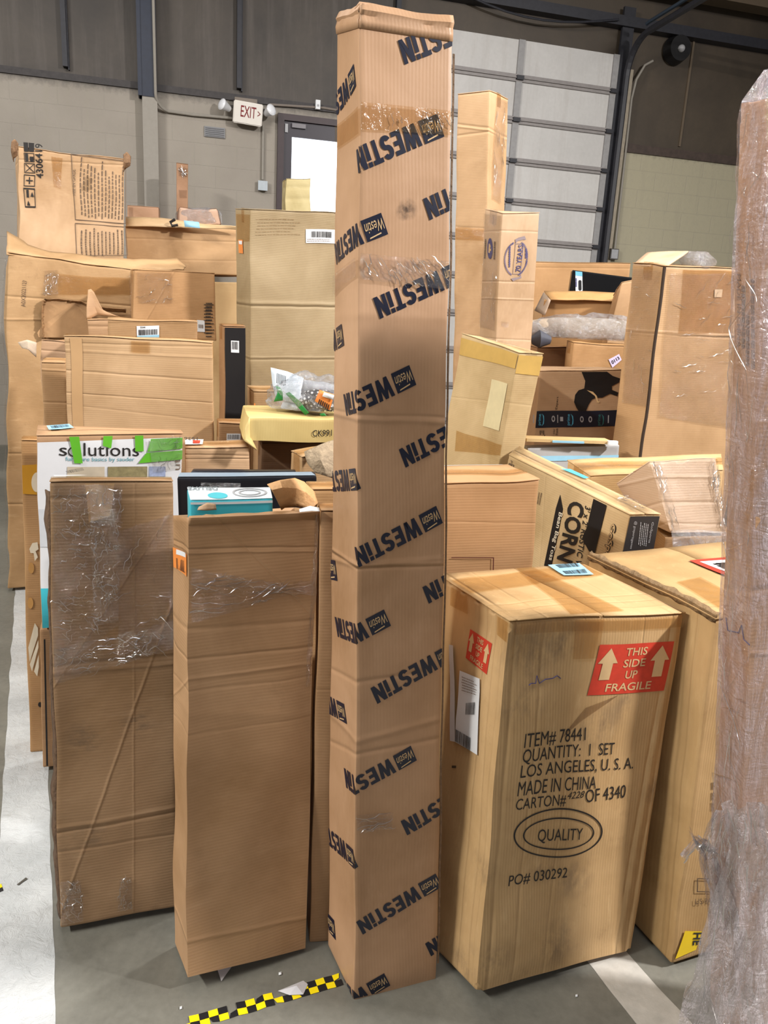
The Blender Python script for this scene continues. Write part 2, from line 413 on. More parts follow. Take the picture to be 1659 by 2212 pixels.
def frame(x0, y0, x1, y1, t, ty=None):
    ty = ty or t
    return [rect(x0, y0, x1, y0+ty), rect(x0, y1-ty, x1, y1), rect(x0, y0, x0+t, y1), rect(x1-t, y0, x1, y1)]
def ring(cx, cy, rx, ry, t, n=40, a0=0, a1=2*math.pi, ty=None):
    P = []; ty = ty or t
    for i in range(n):
        a, b = a0+(a1-a0)*i/n, a0+(a1-a0)*(i+1)/n
        P.append([(cx+rx*math.cos(a), cy+ry*math.sin(a)), (cx+rx*math.cos(b), cy+ry*math.sin(b)), (cx+(rx-t)*math.cos(b), cy+(ry-ty)*math.sin(b)), (cx+(rx-t)*math.cos(a), cy+(ry-ty)*math.sin(a))])
    return P
def px4(x0, y0, x1, y1): return [(x0, y0), (x1, y0), (x1, y1), (x0, y1)]
# corner points of every box, in metres
BX = {
 'A': [(-0.750,1.580,0.022), (-0.481,1.674,0.017), (-0.788,1.691,0.004), (-0.521,1.785,0.001), (-0.785,1.740,1.120), (-0.518,1.834,1.119), (-0.824,1.851,1.104), (-0.557,1.945,1.100)],
 'B': [(-0.394,1.436,0.038), (-0.135,1.565,0.016), (-0.461,1.567,0.012), (-0.198,1.696,0.001), (-0.421,1.600,1.096), (-0.156,1.729,1.091), (-0.491,1.731,1.066), (-0.224,1.860,1.061)],
 'B2': [(-0.129,1.597,0.001), (-0.005,1.616,0.001), (-0.145,1.691,0.001), (-0.017,1.710,0.001), (-0.144,1.691,1.102), (-0.016,1.710,1.102), (-0.158,1.785,1.094), (-0.030,1.804,1.094)],
 'C': [(-0.008,1.439,0.001), (0.189,1.514,0.001), (-0.081,1.572,0.024), (0.117,1.648,0.004), (-0.090,1.540,2.047), (0.080,1.615,2.054), (-0.142,1.673,2.076), (0.033,1.748,2.055)],
 'D': [(0.277,1.450,0.033), (0.687,1.618,0.016), (0.186,1.600,0.003), (0.557,1.946,0.003), (0.273,1.497,0.938), (0.706,1.665,0.916), (0.144,1.825,0.918), (0.551,1.993,0.912)],
 'E': [(0.775,1.580,0.010), (1.260,1.761,0.025), (0.606,2.031,0.001), (1.091,2.213,0.013), (0.744,1.591,0.931), (1.229,1.772,0.945), (0.575,2.042,0.920), (1.060,2.224,0.934)],
 'F': [(0.829,1.330,0.012), (1.029,1.400,0.022), (0.802,1.430,0.079), (1.002,1.500,0.089), (0.587,1.380,1.915), (0.787,1.450,1.925), (0.575,1.460,1.927), (0.775,1.530,1.937)],
 'G': [(-1.063,2.249,0.520), (-0.670,2.406,0.509), (-1.096,2.329,0.521), (-0.702,2.487,0.510), (-1.043,2.250,1.137), (-0.649,2.408,1.139), (-1.073,2.330,1.154), (-0.681,2.488,1.137)],
 'H': [(-1.184,2.358,0.002), (-1.040,2.402,0.001), (-1.207,2.435,0.001), (-1.063,2.478,0.001), (-1.164,2.403,1.090), (-1.021,2.446,1.086), (-1.187,2.479,1.087), (-1.044,2.523,1.083)],
 'J': [(-1.093,2.253,0.013), (-0.699,2.397,0.001), (-1.120,2.328,0.013), (-0.726,2.473,0.001), (-1.075,2.259,0.512), (-0.680,2.403,0.498), (-1.102,2.334,0.512), (-0.708,2.478,0.498)],
 'I': [(-1.974,3.828,0.021), (-1.111,4.197,0.001), (-2.054,4.014,0.021), (-1.190,4.383,0.001), (-1.877,3.863,1.721), (-1.020,4.232,1.655), (-1.960,4.050,1.713), (-1.096,4.419,1.663)],
 'K': [(-2.391,4.900,0.027), (-1.845,5.172,0.001), (-2.569,5.258,0.027), (-2.024,5.530,0.001), (-2.296,4.943,2.372), (-1.748,5.215,2.384), (-2.473,5.301,2.392), (-1.927,5.573,2.365)],
 'L': [(-1.862,5.550,1.715), (-1.102,5.714,1.743), (-1.946,5.941,1.715), (-1.187,6.105,1.743), (-1.873,5.548,2.018), (-1.113,5.712,2.052), (-1.957,5.939,2.021), (-1.198,6.103,2.049)],
 'M': [(-1.736,5.550,0.001), (-1.031,5.731,0.022), (-1.835,5.937,0.001), (-1.131,6.119,0.022), (-1.784,5.538,1.668), (-1.079,5.719,1.695), (-1.884,5.925,1.671), (-1.179,6.106,1.692)],
 'N': [(-1.539,5.650,2.046), (-1.252,5.720,2.061), (-1.597,5.893,2.051), (-1.315,5.963,2.056), (-1.537,5.650,2.167), (-1.261,5.720,2.168), (-1.601,5.892,2.165), (-1.319,5.962,2.170)],
 'O': [(-2.131,7.700,0.001), (-2.030,7.728,0.001), (-2.158,7.796,0.001), (-2.056,7.824,0.001), (-2.104,7.707,2.778), (-2.004,7.735,2.772), (-2.131,7.804,2.776), (-2.030,7.832,2.775)],
 'P': [(-2.488,7.300,0.006), (-2.225,7.366,0.001), (-2.562,7.591,0.005), (-2.298,7.657,0.001), (-2.442,7.313,2.341), (-2.180,7.379,2.343), (-2.516,7.604,2.344), (-2.253,7.670,2.339)],
 'Q': [(-0.654,3.700,0.001), (-0.209,3.900,0.009), (-0.764,3.945,0.005), (-0.318,4.144,0.014), (-0.670,3.650,1.957), (-0.227,3.849,1.983), (-0.784,3.895,1.981), (-0.337,4.094,1.983)],
 'S': [(-0.963,7.000,0.001), (-0.757,7.050,0.002), (-1.035,7.291,0.001), (-0.828,7.342,0.002), (-0.985,6.995,2.588), (-0.778,7.045,2.599), (-1.056,7.286,2.592), (-0.850,7.336,2.594)],
 'T': [(-1.235,3.720,1.370), (-0.868,3.858,1.365), (-1.319,3.953,1.369), (-0.966,4.091,1.368), (-1.217,3.720,1.673), (-0.878,3.858,1.681), (-1.315,3.952,1.678), (-0.962,4.091,1.677)],
 'U': [(-1.136,3.200,0.001), (-0.801,3.312,0.006), (-1.183,3.342,0.001), (-0.849,3.454,0.006), (-1.161,3.192,1.454), (-0.826,3.303,1.463), (-1.208,3.334,1.456), (-0.874,3.446,1.462)],
 'V': [(-1.154,2.750,0.001), (-0.651,2.838,0.001), (-1.171,2.848,0.001), (-0.668,2.937,0.001), (-1.156,2.748,1.407), (-0.655,2.836,1.404), (-1.174,2.847,1.405), (-0.671,2.935,1.406)],
 'W': [(-1.335,2.950,0.001), (-1.254,2.976,0.001), (-1.396,3.140,0.001), (-1.316,3.166,0.001), (-1.333,2.951,1.292), (-1.252,2.977,1.292), (-1.395,3.141,1.292), (-1.314,3.167,1.292)],
 'W2': [(-1.492,3.300,0.001), (-1.378,3.337,0.001), (-1.554,3.490,0.001), (-1.440,3.527,0.001), (-1.494,3.299,1.345), (-1.380,3.337,1.345), (-1.556,3.490,1.345), (-1.442,3.527,1.345)],
 'X': [(-1.318,3.440,0.001), (-1.158,3.493,0.003), (-1.349,3.535,0.001), (-1.190,3.588,0.003), (-1.339,3.433,1.446), (-1.179,3.486,1.454), (-1.371,3.528,1.449), (-1.211,3.581,1.452)],
 'Y': [(-0.700,3.250,0.001), (-0.617,3.282,0.001), (-0.745,3.364,0.001), (-0.662,3.396,0.001), (-0.700,3.250,1.456), (-0.618,3.282,1.456), (-0.746,3.364,1.455), (-0.663,3.397,1.456)],
 'Z': [(-0.621,2.770,0.001), (-0.506,2.806,0.001), (-0.650,2.865,0.001), (-0.536,2.901,0.001), (-0.616,2.772,1.124), (-0.501,2.807,1.121), (-0.645,2.867,1.123), (-0.531,2.903,1.122)],
 'AA': [(-0.522,2.950,0.001), (-0.348,3.007,0.001), (-0.584,3.140,0.001), (-0.410,3.197,0.001), (-0.522,2.950,1.226), (-0.348,3.007,1.226), (-0.584,3.140,1.226), (-0.410,3.197,1.226)],
 'CC': [(-0.462,2.450,1.122), (-0.132,2.537,1.120), (-0.538,2.740,1.122), (-0.208,2.827,1.120), (-0.445,2.450,1.198), (-0.123,2.537,1.199), (-0.525,2.740,1.200), (-0.195,2.827,1.198)],
 'DD': [(-0.638,2.440,0.001), (-0.444,2.492,0.002), (-0.664,2.539,0.001), (-0.470,2.591,0.003), (-0.649,2.432,1.091), (-0.454,2.483,1.092), (-0.675,2.531,1.092), (-0.482,2.583,1.098)],
 'EE1': [(-0.543,2.170,0.001), (-0.247,2.223,0.005), (-0.549,2.205,0.001), (-0.253,2.258,0.005), (-0.563,2.166,1.072), (-0.265,2.219,1.080), (-0.565,2.201,1.075), (-0.271,2.254,1.079)],
 'EE2': [(-0.529,2.000,0.001), (-0.164,2.061,0.009), (-0.541,2.071,0.001), (-0.176,2.132,0.009), (-0.556,1.997,1.092), (-0.189,2.057,1.102), (-0.566,2.068,1.092), (-0.201,2.129,1.101)],
 'FF': [(-0.231,2.300,0.001), (-0.095,2.369,0.004), (-0.274,2.385,0.001), (-0.138,2.454,0.004), (-0.260,2.287,1.113), (-0.124,2.356,1.123), (-0.303,2.372,1.114), (-0.167,2.441,1.120)],
 'GG': [(-0.403,1.525,0.069), (-0.226,1.580,0.070), (-0.420,1.565,0.088), (-0.237,1.620,0.088), (-0.433,1.655,1.119), (-0.256,1.710,1.120), (-0.450,1.695,1.138), (-0.267,1.750,1.138)],
 'II': [(-0.177,1.850,0.001), (-0.076,1.876,0.001), (-0.199,1.933,0.001), (-0.097,1.959,0.001), (-0.185,1.849,1.109), (-0.083,1.875,1.111), (-0.206,1.931,1.109), (-0.105,1.957,1.110)],
 'R': [(0.408,4.250,0.001), (0.561,4.165,0.010), (0.526,4.463,0.004), (0.679,4.378,0.014), (0.256,4.284,2.623), (0.408,4.199,2.625), (0.374,4.497,2.627), (0.528,4.412,2.645)],
 'S70': [(0.532,3.720,0.001), (0.719,3.829,0.010), (0.469,3.829,0.001), (0.657,3.937,0.011), (0.457,3.665,1.997), (0.641,3.774,2.019), (0.389,3.774,2.026), (0.579,3.882,2.021)],
 'LB': [(0.342,2.978,0.008), (0.438,3.020,0.001), (0.159,3.411,0.035), (0.256,3.452,0.027), (0.475,2.946,1.425), (0.571,2.987,1.423), (0.292,3.378,1.473), (0.389,3.420,1.453)],
 'BP': [(0.903,5.600,0.001), (1.606,5.462,0.013), (0.922,5.698,0.001), (1.625,5.560,0.013), (0.869,5.607,1.929), (1.572,5.468,1.945), (0.888,5.705,1.930), (1.591,5.567,1.943)],
 'TV': [(1.045,5.200,0.020), (1.486,5.183,0.001), (1.047,5.260,0.020), (1.488,5.243,0.001), (1.128,5.197,1.869), (1.569,5.180,1.837), (1.130,5.257,1.863), (1.571,5.240,1.843)],
 'OB': [(0.822,4.600,0.009), (1.228,4.493,0.001), (0.881,4.823,0.016), (1.287,4.716,0.007), (0.842,4.543,1.658), (1.251,4.436,1.668), (0.906,4.766,1.712), (1.309,4.659,1.678)],
 'DK': [(0.775,4.100,0.001), (0.951,4.134,0.004), (0.753,4.218,0.001), (0.929,4.251,0.004), (0.749,4.095,1.405), (0.923,4.128,1.418), (0.726,4.213,1.409), (0.901,4.246,1.413)],
 'N113': [(0.881,3.850,0.001), (1.249,3.876,0.001), (0.871,3.982,0.001), (1.240,4.008,0.001), (0.881,3.848,1.445), (1.251,3.874,1.446), (0.876,3.980,1.449), (1.242,4.006,1.447)],
 'PB': [(0.701,3.500,0.001), (1.091,3.565,0.013), (0.668,3.697,0.001), (1.058,3.762,0.014), (0.659,3.490,1.324), (1.048,3.555,1.346), (0.625,3.687,1.329), (1.015,3.752,1.342)],
 'TP': [(1.053,3.120,0.001), (1.527,3.333,0.015), (0.980,3.282,0.002), (1.454,3.495,0.017), (1.017,3.081,1.769), (1.489,3.294,1.794), (0.941,3.243,1.785), (1.416,3.456,1.794)],
 'GC': [(0.607,3.040,0.001), (0.991,3.106,0.019), (0.599,3.085,0.001), (0.983,3.151,0.019), (0.557,3.029,1.053), (0.938,3.095,1.074), (0.549,3.074,1.056), (0.935,3.140,1.079)],
 'CB': [(0.186,1.950,0.001), (0.446,2.031,0.009), (0.127,2.141,0.001), (0.386,2.222,0.009), (0.152,1.939,1.124), (0.411,2.020,1.135), (0.092,2.130,1.125), (0.351,2.211,1.134)],
 'CH': [(0.407,2.920,0.001), (0.650,2.160,0.001), (0.452,2.960,0.001), (0.751,2.190,0.001), (0.467,2.920,1.038), (0.710,2.160,1.016), (0.512,2.960,1.066), (0.811,2.190,1.014)],
 'TT': [(0.743,2.640,0.001), (1.263,2.705,0.036), (0.729,2.751,0.005), (1.249,2.816,0.040), (0.699,2.588,1.038), (1.173,2.653,1.074), (0.640,2.699,1.068), (1.210,2.764,1.109)],
 'WB': [(0.892,2.300,0.934), (1.094,2.380,0.922), (0.828,2.460,0.940), (1.127,2.550,0.952), (0.829,2.400,1.133), (1.069,2.480,1.142), (0.755,2.460,1.044), (1.101,2.580,1.086)],
 'MG': [(0.207,2.250,0.001), (0.393,2.281,0.006), (0.201,2.282,0.001), (0.387,2.313,0.006), (0.172,2.242,1.108), (0.355,2.273,1.114), (0.166,2.274,1.110), (0.356,2.305,1.121)],
 'T0': [(-1.257,3.790,0.001), (-0.922,3.911,0.001), (-1.315,3.950,0.001), (-0.980,4.071,0.001), (-1.252,3.792,1.349), (-0.917,3.913,1.347), (-1.310,3.952,1.349), (-0.975,4.073,1.348)],
 'CC0': [(-0.431,2.640,0.001), (-0.146,2.717,0.002), (-0.473,2.795,0.001), (-0.188,2.871,0.002), (-0.438,2.638,1.083), (-0.153,2.715,1.085), (-0.479,2.793,1.083), (-0.194,2.869,1.085)],
 'TB': [(0.968,4.250,0.001), (1.119,4.300,0.001), (0.974,4.400,0.001), (1.137,4.450,0.001), (1.188,4.250,1.759), (1.339,4.300,1.795), (1.194,4.400,1.694), (1.357,4.450,1.733)],
 'WB0': [(0.880,2.300,0.001), (1.140,2.400,0.001), (0.875,2.480,0.001), (1.133,2.560,0.001), (0.880,2.300,0.915), (1.140,2.400,0.910), (0.875,2.480,0.932), (1.133,2.560,0.935)],
}
# ------------------------------------------------------------------ the hall: floor, walls, overhead door
def floor_mat():
    t = NT('stained_concrete'); tc = t.n('ShaderNodeTexCoord').outputs['Object']
    a = t.noise(tc, 1.3, 6, .65, .5); b = t.noise(tc, 7, 6, .7); c3 = t.noise(tc, 55, 3)
    c = t.mix(t.ramp(a, .3, .7), lin(82, 81, 74), lin(118, 116, 106))
    c = t.mix(t.math('MULTIPLY', t.ramp(b, .5, .72), .55), c, lin(70, 70, 66))
    c = t.mix(t.math('MULTIPLY', c3, .35), c, lin(150, 148, 138))
    p = t.n('ShaderNodeBsdfPrincipled'); t.link(c, p.inputs['Base Color']); p.inputs['Roughness'].default_value = .45
    bp = t.n('ShaderNodeBump'); bp.inputs['Distance'].default_value = .002; t.link(b, bp.inputs['Height']); t.link(bp.outputs[0], p.inputs['Normal'])
    t.link(p.outputs[0], t.out.inputs[0]); return t.m
def block_mat():
    t = NT('painted_concrete_block'); tc = t.n('ShaderNodeTexCoord').outputs['Object']
    sp = t.n('ShaderNodeSeparateXYZ'); t.link(tc, sp.inputs[0]); cb = t.n('ShaderNodeCombineXYZ'); t.link(sp.outputs[0], cb.inputs[0]); t.link(sp.outputs[2], cb.inputs[1])
    br = t.n('ShaderNodeTexBrick'); t.link(cb.outputs[0], br.inputs['Vector']); br.inputs['Scale'].default_value = 1; br.inputs['Brick Width'].default_value = .42
    br.inputs['Row Height'].default_value = .205; br.inputs['Mortar Size'].default_value = .005; br.inputs['Mortar Smooth'].default_value = .6
    n1 = t.noise(tc, 1.1, 5, .6); n2 = t.noise(tc, 16, 5, .7); st = t.noise(t.stretch(tc, (9, 9, .8)), 1.2, 4)
    right = t.ramp(sp.outputs[0], 3.6, 5.2)
    c = t.mix(t.ramp(n1, .3, .7), lin(142, 134, 124), lin(157, 149, 138))
    c = t.mix(right, c, lin(172, 164, 140))
    c = t.mix(t.math('MULTIPLY', t.ramp(n2, .5, .75), .25), c, lin(150, 144, 130))
    c = t.mix(t.math('MULTIPLY', t.ramp(st, .52, .75), .3), c, lin(150, 143, 126))
    c = t.mix(t.math('MULTIPLY', br.outputs['Fac'], .16), c, lin(166, 160, 151))
    soot = t.math('MULTIPLY', t.ramp(t.math('ADD', sp.outputs[2], t.math('MULTIPLY', n2, .14)), 3.50, 3.60), .85, True)  # block colour turns dark grey towards the top edge, broken up by noise
    c = t.mix(soot, c, lin(62, 58, 56))
    p = t.n('ShaderNodeBsdfPrincipled'); t.link(c, p.inputs['Base Color']); p.inputs['Roughness'].default_value = .7
    h = t.math('ADD', t.math('MULTIPLY', br.outputs['Fac'], -.0015), t.math('MULTIPLY', n2, .003))
    bp = t.n('ShaderNodeBump'); bp.inputs['Distance'].default_value = 1; t.link(h, bp.inputs['Height']); t.link(bp.outputs[0], p.inputs['Normal'])
    t.link(p.outputs[0], t.out.inputs[0]); return t.m
def sooty(name, a, b, c_):
    t = NT(name); tc = t.n('ShaderNodeTexCoord').outputs['Object']
    n1 = t.noise(tc, .9, 5, .65, .6); st = t.noise(t.stretch(tc, (7, 7, .5)), 1.5, 5, .65); n2 = t.noise(tc, 30, 4)
    c = t.mix(t.ramp(n1, .3, .7), lin(*a), lin(*b)); c = t.mix(t.math('MULTIPLY', t.ramp(st, .5, .75), .6), c, lin(*c_))
    c = t.mix(t.math('MULTIPLY', n2, .25), c, lin(*[x*.7 for x in a]))
    p = t.n('ShaderNodeBsdfPrincipled'); t.link(c, p.inputs['Base Color']); p.inputs['Roughness'].default_value = .55
    t.link(p.outputs[0], t.out.inputs[0]); return t.m
SOOT = sooty('sooty_wall_panel', (54, 48, 43), (84, 75, 66), (98, 90, 84))
SOOTR = sooty('brown_sooty_panel', (62, 53, 44), (88, 76, 62), (74, 64, 54))
DARK = plain('dark_steel', (44, 44, 50), .5, var=.2); NAVYP = plain('dark_blue_paint', (34, 40, 56), .4, var=.15)
CREAMW = plain('cream_paint', (148, 142, 133), .6, var=.05); DOORW = sooty('white_door_panel', (196, 193, 190), (214, 211, 208), (186, 180, 174))
STILE = plain('grey_stile', (150, 148, 148), .5, var=.1); STEEL = plain('worn_steel', (92, 88, 84), .45, .3, var=.2)
MAROON = plain('dark_maroon_paint', (58, 44, 46), .45, var=.12); PINKISH = plain('pink_grey_duct_paint', (152, 122, 112), .55)

wallroot_m = Matrix.Translation(WN*WP) @ Matrix.Rotation(-WA, 4, 'Z')
def wobj(name, bm, mat, parent=None, smooth=False):
    o = from_bm(name, bm, mat, parent, smooth)
    if parent is None: o.matrix_world = wallroot_m
    return o
def wbox(name, x0, x1, z0, z1, y0, y1, mat, parent=None):
    bm = bmesh.new(); box_bm(bm, (x0, y0, z0), (x1, y1, z1)); return wobj(name, bm, mat, parent)
def wempty(name, x, y, z, label, cat, group=None):
    o = empty(name, (0, 0, 0), label, cat, group); o.matrix_world = wallroot_m @ Matrix.Translation((x, y, z)); return o
def wpart(name, root, x0, x1, z0, z1, y0, y1, mat):      # coordinates on the wall; the part hangs under an empty placed on the wall
    r = wallroot_m.inverted() @ root.matrix_world.translation if root.parent is None else Vector((0, 0, 0))
    bm = bmesh.new(); box_bm(bm, (x0-r.x, y0-r.y, z0-r.z), (x1-r.x, y1-r.y, z1-r.z)); return from_bm(name, bm, mat, root)

bm = bmesh.new(); box_bm(bm, (-9, -5, -.15), (14, 13, 0)); struct(from_bm('floor', bm, floor_mat()))
struct(wbox('wall_back', -5.5, 9.5, -.1, 3.54, 0, .25, block_mat()))
struct(wbox('wall_back_upper', -5.5, 2.30, 3.54, 5.45, .06, .2, SOOT))
struct(wbox('wall_back_upper_right', 2.30, 9.5, 3.54, 5.45, .06, .2, SOOTR))
bm = bmesh.new(); box_bm(bm, (-9, -5, 5.45), (14, 13, 5.55)); struct(from_bm('ceiling', bm, plain('dark_roof_deck', (46, 40, 34), .7, var=.2)))
k = 1
for x in (-2.55, -.965, .65, 2.25):
    bm = bmesh.new(); box_bm(bm, (x-.022, -.012, 3.62), (x+.022, .06, 5.45)); box_bm(bm, (x+.022, .02, 3.6), (x+.034, .06, 5.45))
    struct(wobj('trim_%d' % k, bm, DARK)); k += 1
struct(wbox('trim_%d' % k, 5.74, 5.765, 3.6, 4.72, .04, .06, plain('rust_brown_seam', (104, 90, 74), .6))); k += 1
struct(wbox('trim_%d' % k, 2.3, 9.5, 4.70, 4.80, -.07, .06, DARK)); k += 1                  # girt across the top
struct(wbox('trim_%d' % k, 2.3, 9.5, 5.02, 5.10, -.3, -.1, plain('brown_girt', (96, 82, 66), .6))); k += 1
struct(wbox('trim_%d' % k, -5.5, 2.3, 3.50, 3.56, -.02, .06, plain('dark_ledge', (58, 54, 54), .6, var=.25))); k += 1  # dark grey ledge strip along the top of the block wall
struct(wbox('trim_%d' % k, 4.95, 9.5, 3.46, 3.55, -.02, .06, plain('dark_brown_ledge', (70, 58, 52), .6, var=.25))); k += 1  # dark brown ledge strip right of the overhead door
# steel column: dark blue above, cream below
bm = bmesh.new(); box_bm(bm, (-.30, -.13, 3.42), (-.135, 0, 5.45)); box_bm(bm, (-.31, -.14, 3.42), (-.275, .05, 5.45)); struct(wobj('trim_%d' % k, bm, NAVYP)); k += 1
struct(wbox('trim_%d' % k, -.275, -.135, 0, 3.42, -.12, 0, CREAMW)); k += 1

# pipe conduit running from the column to the exit sign, then down to the switch box
def wire(name, pts, r, mat, label, cat):
    bm = bmesh.new(); tube_bm(bm, pts, r, 8); o = wobj(name, bm, mat, None, True); return tag(o, label, cat)
arc = [(-.155, -.15, 4.6), (-.15, -.15, 3.45)] + [(-.15+.12*(1-math.cos(a*math.pi/16)), -.15+.12*a/8, 3.45-.12*math.sin(a*math.pi/16)) for a in range(1, 9)] + [(.2, -.025, 3.325), (.58, -.03, 3.335)]
wire('conduit', arc, .014, CREAMW, 'cream conduit bending down the column towards the exit sign', 'pipe')
wire('conduit', [(.89, -.025, 3.30), (.89, -.025, 2.79)], .013, CREAMW, 'thin straight conduit dropping from exit sign to grey box', 'pipe')
wire('conduit', [(.95, -.025, 3.50), (1.5, -.025, 3.53), (2.2, -.025, 3.50)], .012, plain('dusty_conduit', (128, 118, 110), .6), 'thin dusty conduit running along the wall above the doorway', 'pipe')
r = wempty('junction_box', .89, 0, 2.685, 'small grey electrical box on the block wall below exit sign', 'electrical box')
wpart('cover', r, .842, .938, 2.683, 2.775, -.06, -.045, plain('light_grey_box', (176, 184, 190), .4)); wpart('housing', r, .846, .934, 2.687, 2.771, -.045, 0, plain('box_grey', (150, 156, 160), .4))
r = wempty('vent', .41, 0, 3.14, 'grey rectangular vent set in the block wall beneath exit sign', 'vent')
wpart('frame', r, .308, .512, 3.143, 3.238, -.015, 0, plain('vent_grey', (128, 128, 130), .5))
for j in range(5): wpart('slat', r, .32, .50, 3.152+.017*j, 3.160+.017*j, -.022, -.015, plain('vent_slat_grey', (110, 110, 114), .5))
r = wempty('wall_sensor', 1.44, 0, 3.5, 'tiny white plastic box on dark ledge above the doorway', 'sensor')
wpart('housing', r, 1.415, 1.462, 3.505, 3.59, -.06, -.02, WHITE); wpart('lens', r, 1.43, 1.448, 3.53, 3.548, -.066, -.06, GREY)

# exit sign with two emergency lamp heads
r = wempty('exit_sign', .72, -.08, 3.28, 'white EXIT sign with red letters and two lamp heads', 'exit sign')
bm = bmesh.new(); box_bm(bm, (-.14, -.05, 0), (.145, .03, .2))
bmesh.ops.bevel(bm, geom=bm.edges[:], offset=.008, segments=2, affect='EDGES')
hs = from_bm('housing', bm, plain('exit_white', (226, 220, 212), .4, var=.02), r, True)
tilt = Matrix.Rotation(math.radians(3), 4, 'Y') @ Matrix.Rotation(math.radians(10), 4, 'X')
hs.matrix_local = tilt
bm = bmesh.new()
for poly in glyphs('EXIT', .006):
    bm.faces.new([bm.verts.new((-.07+a*.15, -.0515, .062+b*.1)) for a, b in poly])
for poly in glyphs('>', .004): bm.faces.new([bm.verts.new((.095+a*.028, -.0515, .085+b*.05)) for a, b in poly])
o = from_bm('exit_letters', bm, plain('exit_red', (120, 24, 28), .4), r); o.matrix_local = tilt
bm = bmesh.new(); box_bm(bm, (-.12, -.02, .2), (.1, .05, .235)); from_bm('mounting_canopy', bm, plain('dusty_bracket', (118, 108, 98), .6), r)
for sx, ang in ((-1, -35), (1, 20)):
    bm = bmesh.new(); bmesh.ops.create_cone(bm, cap_ends=True, segments=20, radius1=.028, radius2=.055, depth=.1)
    o = from_bm('lamp_head', bm, plain('lamp_grey', (206, 206, 208), .25), r, True)
    o.location = (sx*.21, -.05, .13); o.rotation_euler = (math.radians(75), 0, math.radians(ang*1.5))
    bm = bmesh.new(); bmesh.ops.create_uvsphere(bm, u_segments=16, v_segments=8, radius=.05)
    for v in bm.verts: v.co.z = v.co.z*.35+.05
    from_bm('lens', bm, plain('lamp_lens', (235, 236, 240), .1, spec=.8), o, True)
    bm = bmesh.new(); tube_bm(bm, [(sx*.13, 0, .15), (sx*.2, -.02, .14)], .014, 8); from_bm('lamp_arm', bm, STEEL, r, True)

# doorway with a bright glazed door
bm = bmesh.new(); box_bm(bm, (1.035, -.05, 0), (1.10, .03, 3.43)); box_bm(bm, (1.93, -.05, 0), (1.995, .03, 3.43)); box_bm(bm, (1.10, -.05, 3.37), (1.93, .03, 3.43))
dr = struct(wobj('door_1', bm, MAROON))
bm = bmesh.new(); box_bm(bm, (1.10, -.02, 0), (1.185, .02, 3.37)); box_bm(bm, (1.84, -.02, 0), (1.93, .02, 3.37)); box_bm(bm, (1.185, -.02, 3.225), (1.84, .02, 3.37)); box_bm(bm, (1.185, -.02, 0), (1.84, .02, 2.3))
dl = from_bm('door_leaf', bm, plain('dark_door_paint', (48, 42, 50), .4), dr)
bm = bmesh.new(); box_bm(bm, (1.185, -.004, 2.3), (1.84, .004, 3.225)); from_bm('window_pane', bm, emit('daylight_glass', (235, 243, 255), 3.2), dl)
bm = bmesh.new(); box_bm(bm, (1.11, -.035, 3.26), (1.14, -.02, 3.34)); from_bm('hinge', bm, GREY, dl)
bm = bmesh.new(); box_bm(bm, (1.18, -.05, 3.31), (1.32, -.02, 3.35)); from_bm('door_closer', bm, plain('closer_grey', (120, 116, 120), .4), dl)

# overhead garage door: sections, rails and stiles, tracks
x0, x1, zt = 2.40, 4.79, 4.42
bm = bmesh.new(); box_bm(bm, (x0, -.03, 0), (x1, .05, zt)); gd = struct(wobj('door_2', bm, DOORW))
zs = [4.05-.412*j for j in range(10)]
bm = bmesh.new()
for xx in (3.62,): box_bm(bm, (xx-.035, -.05, 0), (xx+.035, -.03, zt))
from_bm('stile', bm, STILE, gd)
for z in zs:
    bm = bmesh.new(); box_bm(bm, (x0, -.052, z-.035), (x1, -.03, z+.035)); box_bm(bm, (x0, -.07, z-.006), (x1, -.052, z+.006)); from_bm('section_rail', bm, plain('rail_grey', (142, 136, 134), .5, var=.1), gd)
    for xx in (3.62, 4.75):
        bm = bmesh.new(); box_bm(bm, (xx-.04, -.085, z-.02), (xx+.04, -.05, z+.02)); from_bm('hinge', bm, DARK, gd)
bm = bmesh.new(); box_bm(bm, (x1-.07, -.05, 0), (x1, -.03, zt)); from_bm('stile', bm, STILE, gd)
# vertical track and frame angle right of the door, bending into the rail overhead
t_pts = [(4.87, -.10, z) for z in (0, 2, 4.2)] + [(4.87, -.10-.35*(1-math.cos(a*math.pi/16)), 4.2+.35*math.sin(a*math.pi/16)) for a in range(1, 9)] + [(4.87, -4.2, 4.62)]
bm = bmesh.new(); tube_bm(bm, t_pts, .036, 6); tr = tag(wobj('door_track', bm, DARK), 'dark steel door track running up the wall then overhead', 'track')
bm = bmesh.new(); tube_bm(bm, [(p[0], p[1]-.005, p[2]+.09) for p in t_pts[3:]][6:], .02, 6); from_bm('stiffener', bm, plain('blue_grey_steel', (58, 70, 84), .4), tr)
struct(wbox('trim_%d' % k, 4.79, 4.93, 0, 4.9, -.035, 0, DARK)); k += 1
struct(wbox('trim_%d' % k, 4.93, 4.99, 0, 4.3, -.03, 0, plain('cream_angle', (170, 158, 140), .6, var=.12))); k += 1
wire('conduit', [(5.22, -.02, 4.42), (5.12, -.03, 4.36), (5.03, -.04, 4.2), (5.0, -.04, 4.0), (5.02, -.04, 2.4)], .013, CREAMW, 'thin pale conduit curving down beside the overhead door', 'pipe')
r = wempty('outlet_box', 5.01, 0, 2.28, 'small metal outlet box at the foot of the pale conduit', 'electrical box')
wpart('housing', r, 4.955, 5.06, 2.28, 2.40, -.07, 0, STEEL); wpart('cover', r, 4.965, 5.05, 2.29, 2.39, -.075, -.07, GREY)
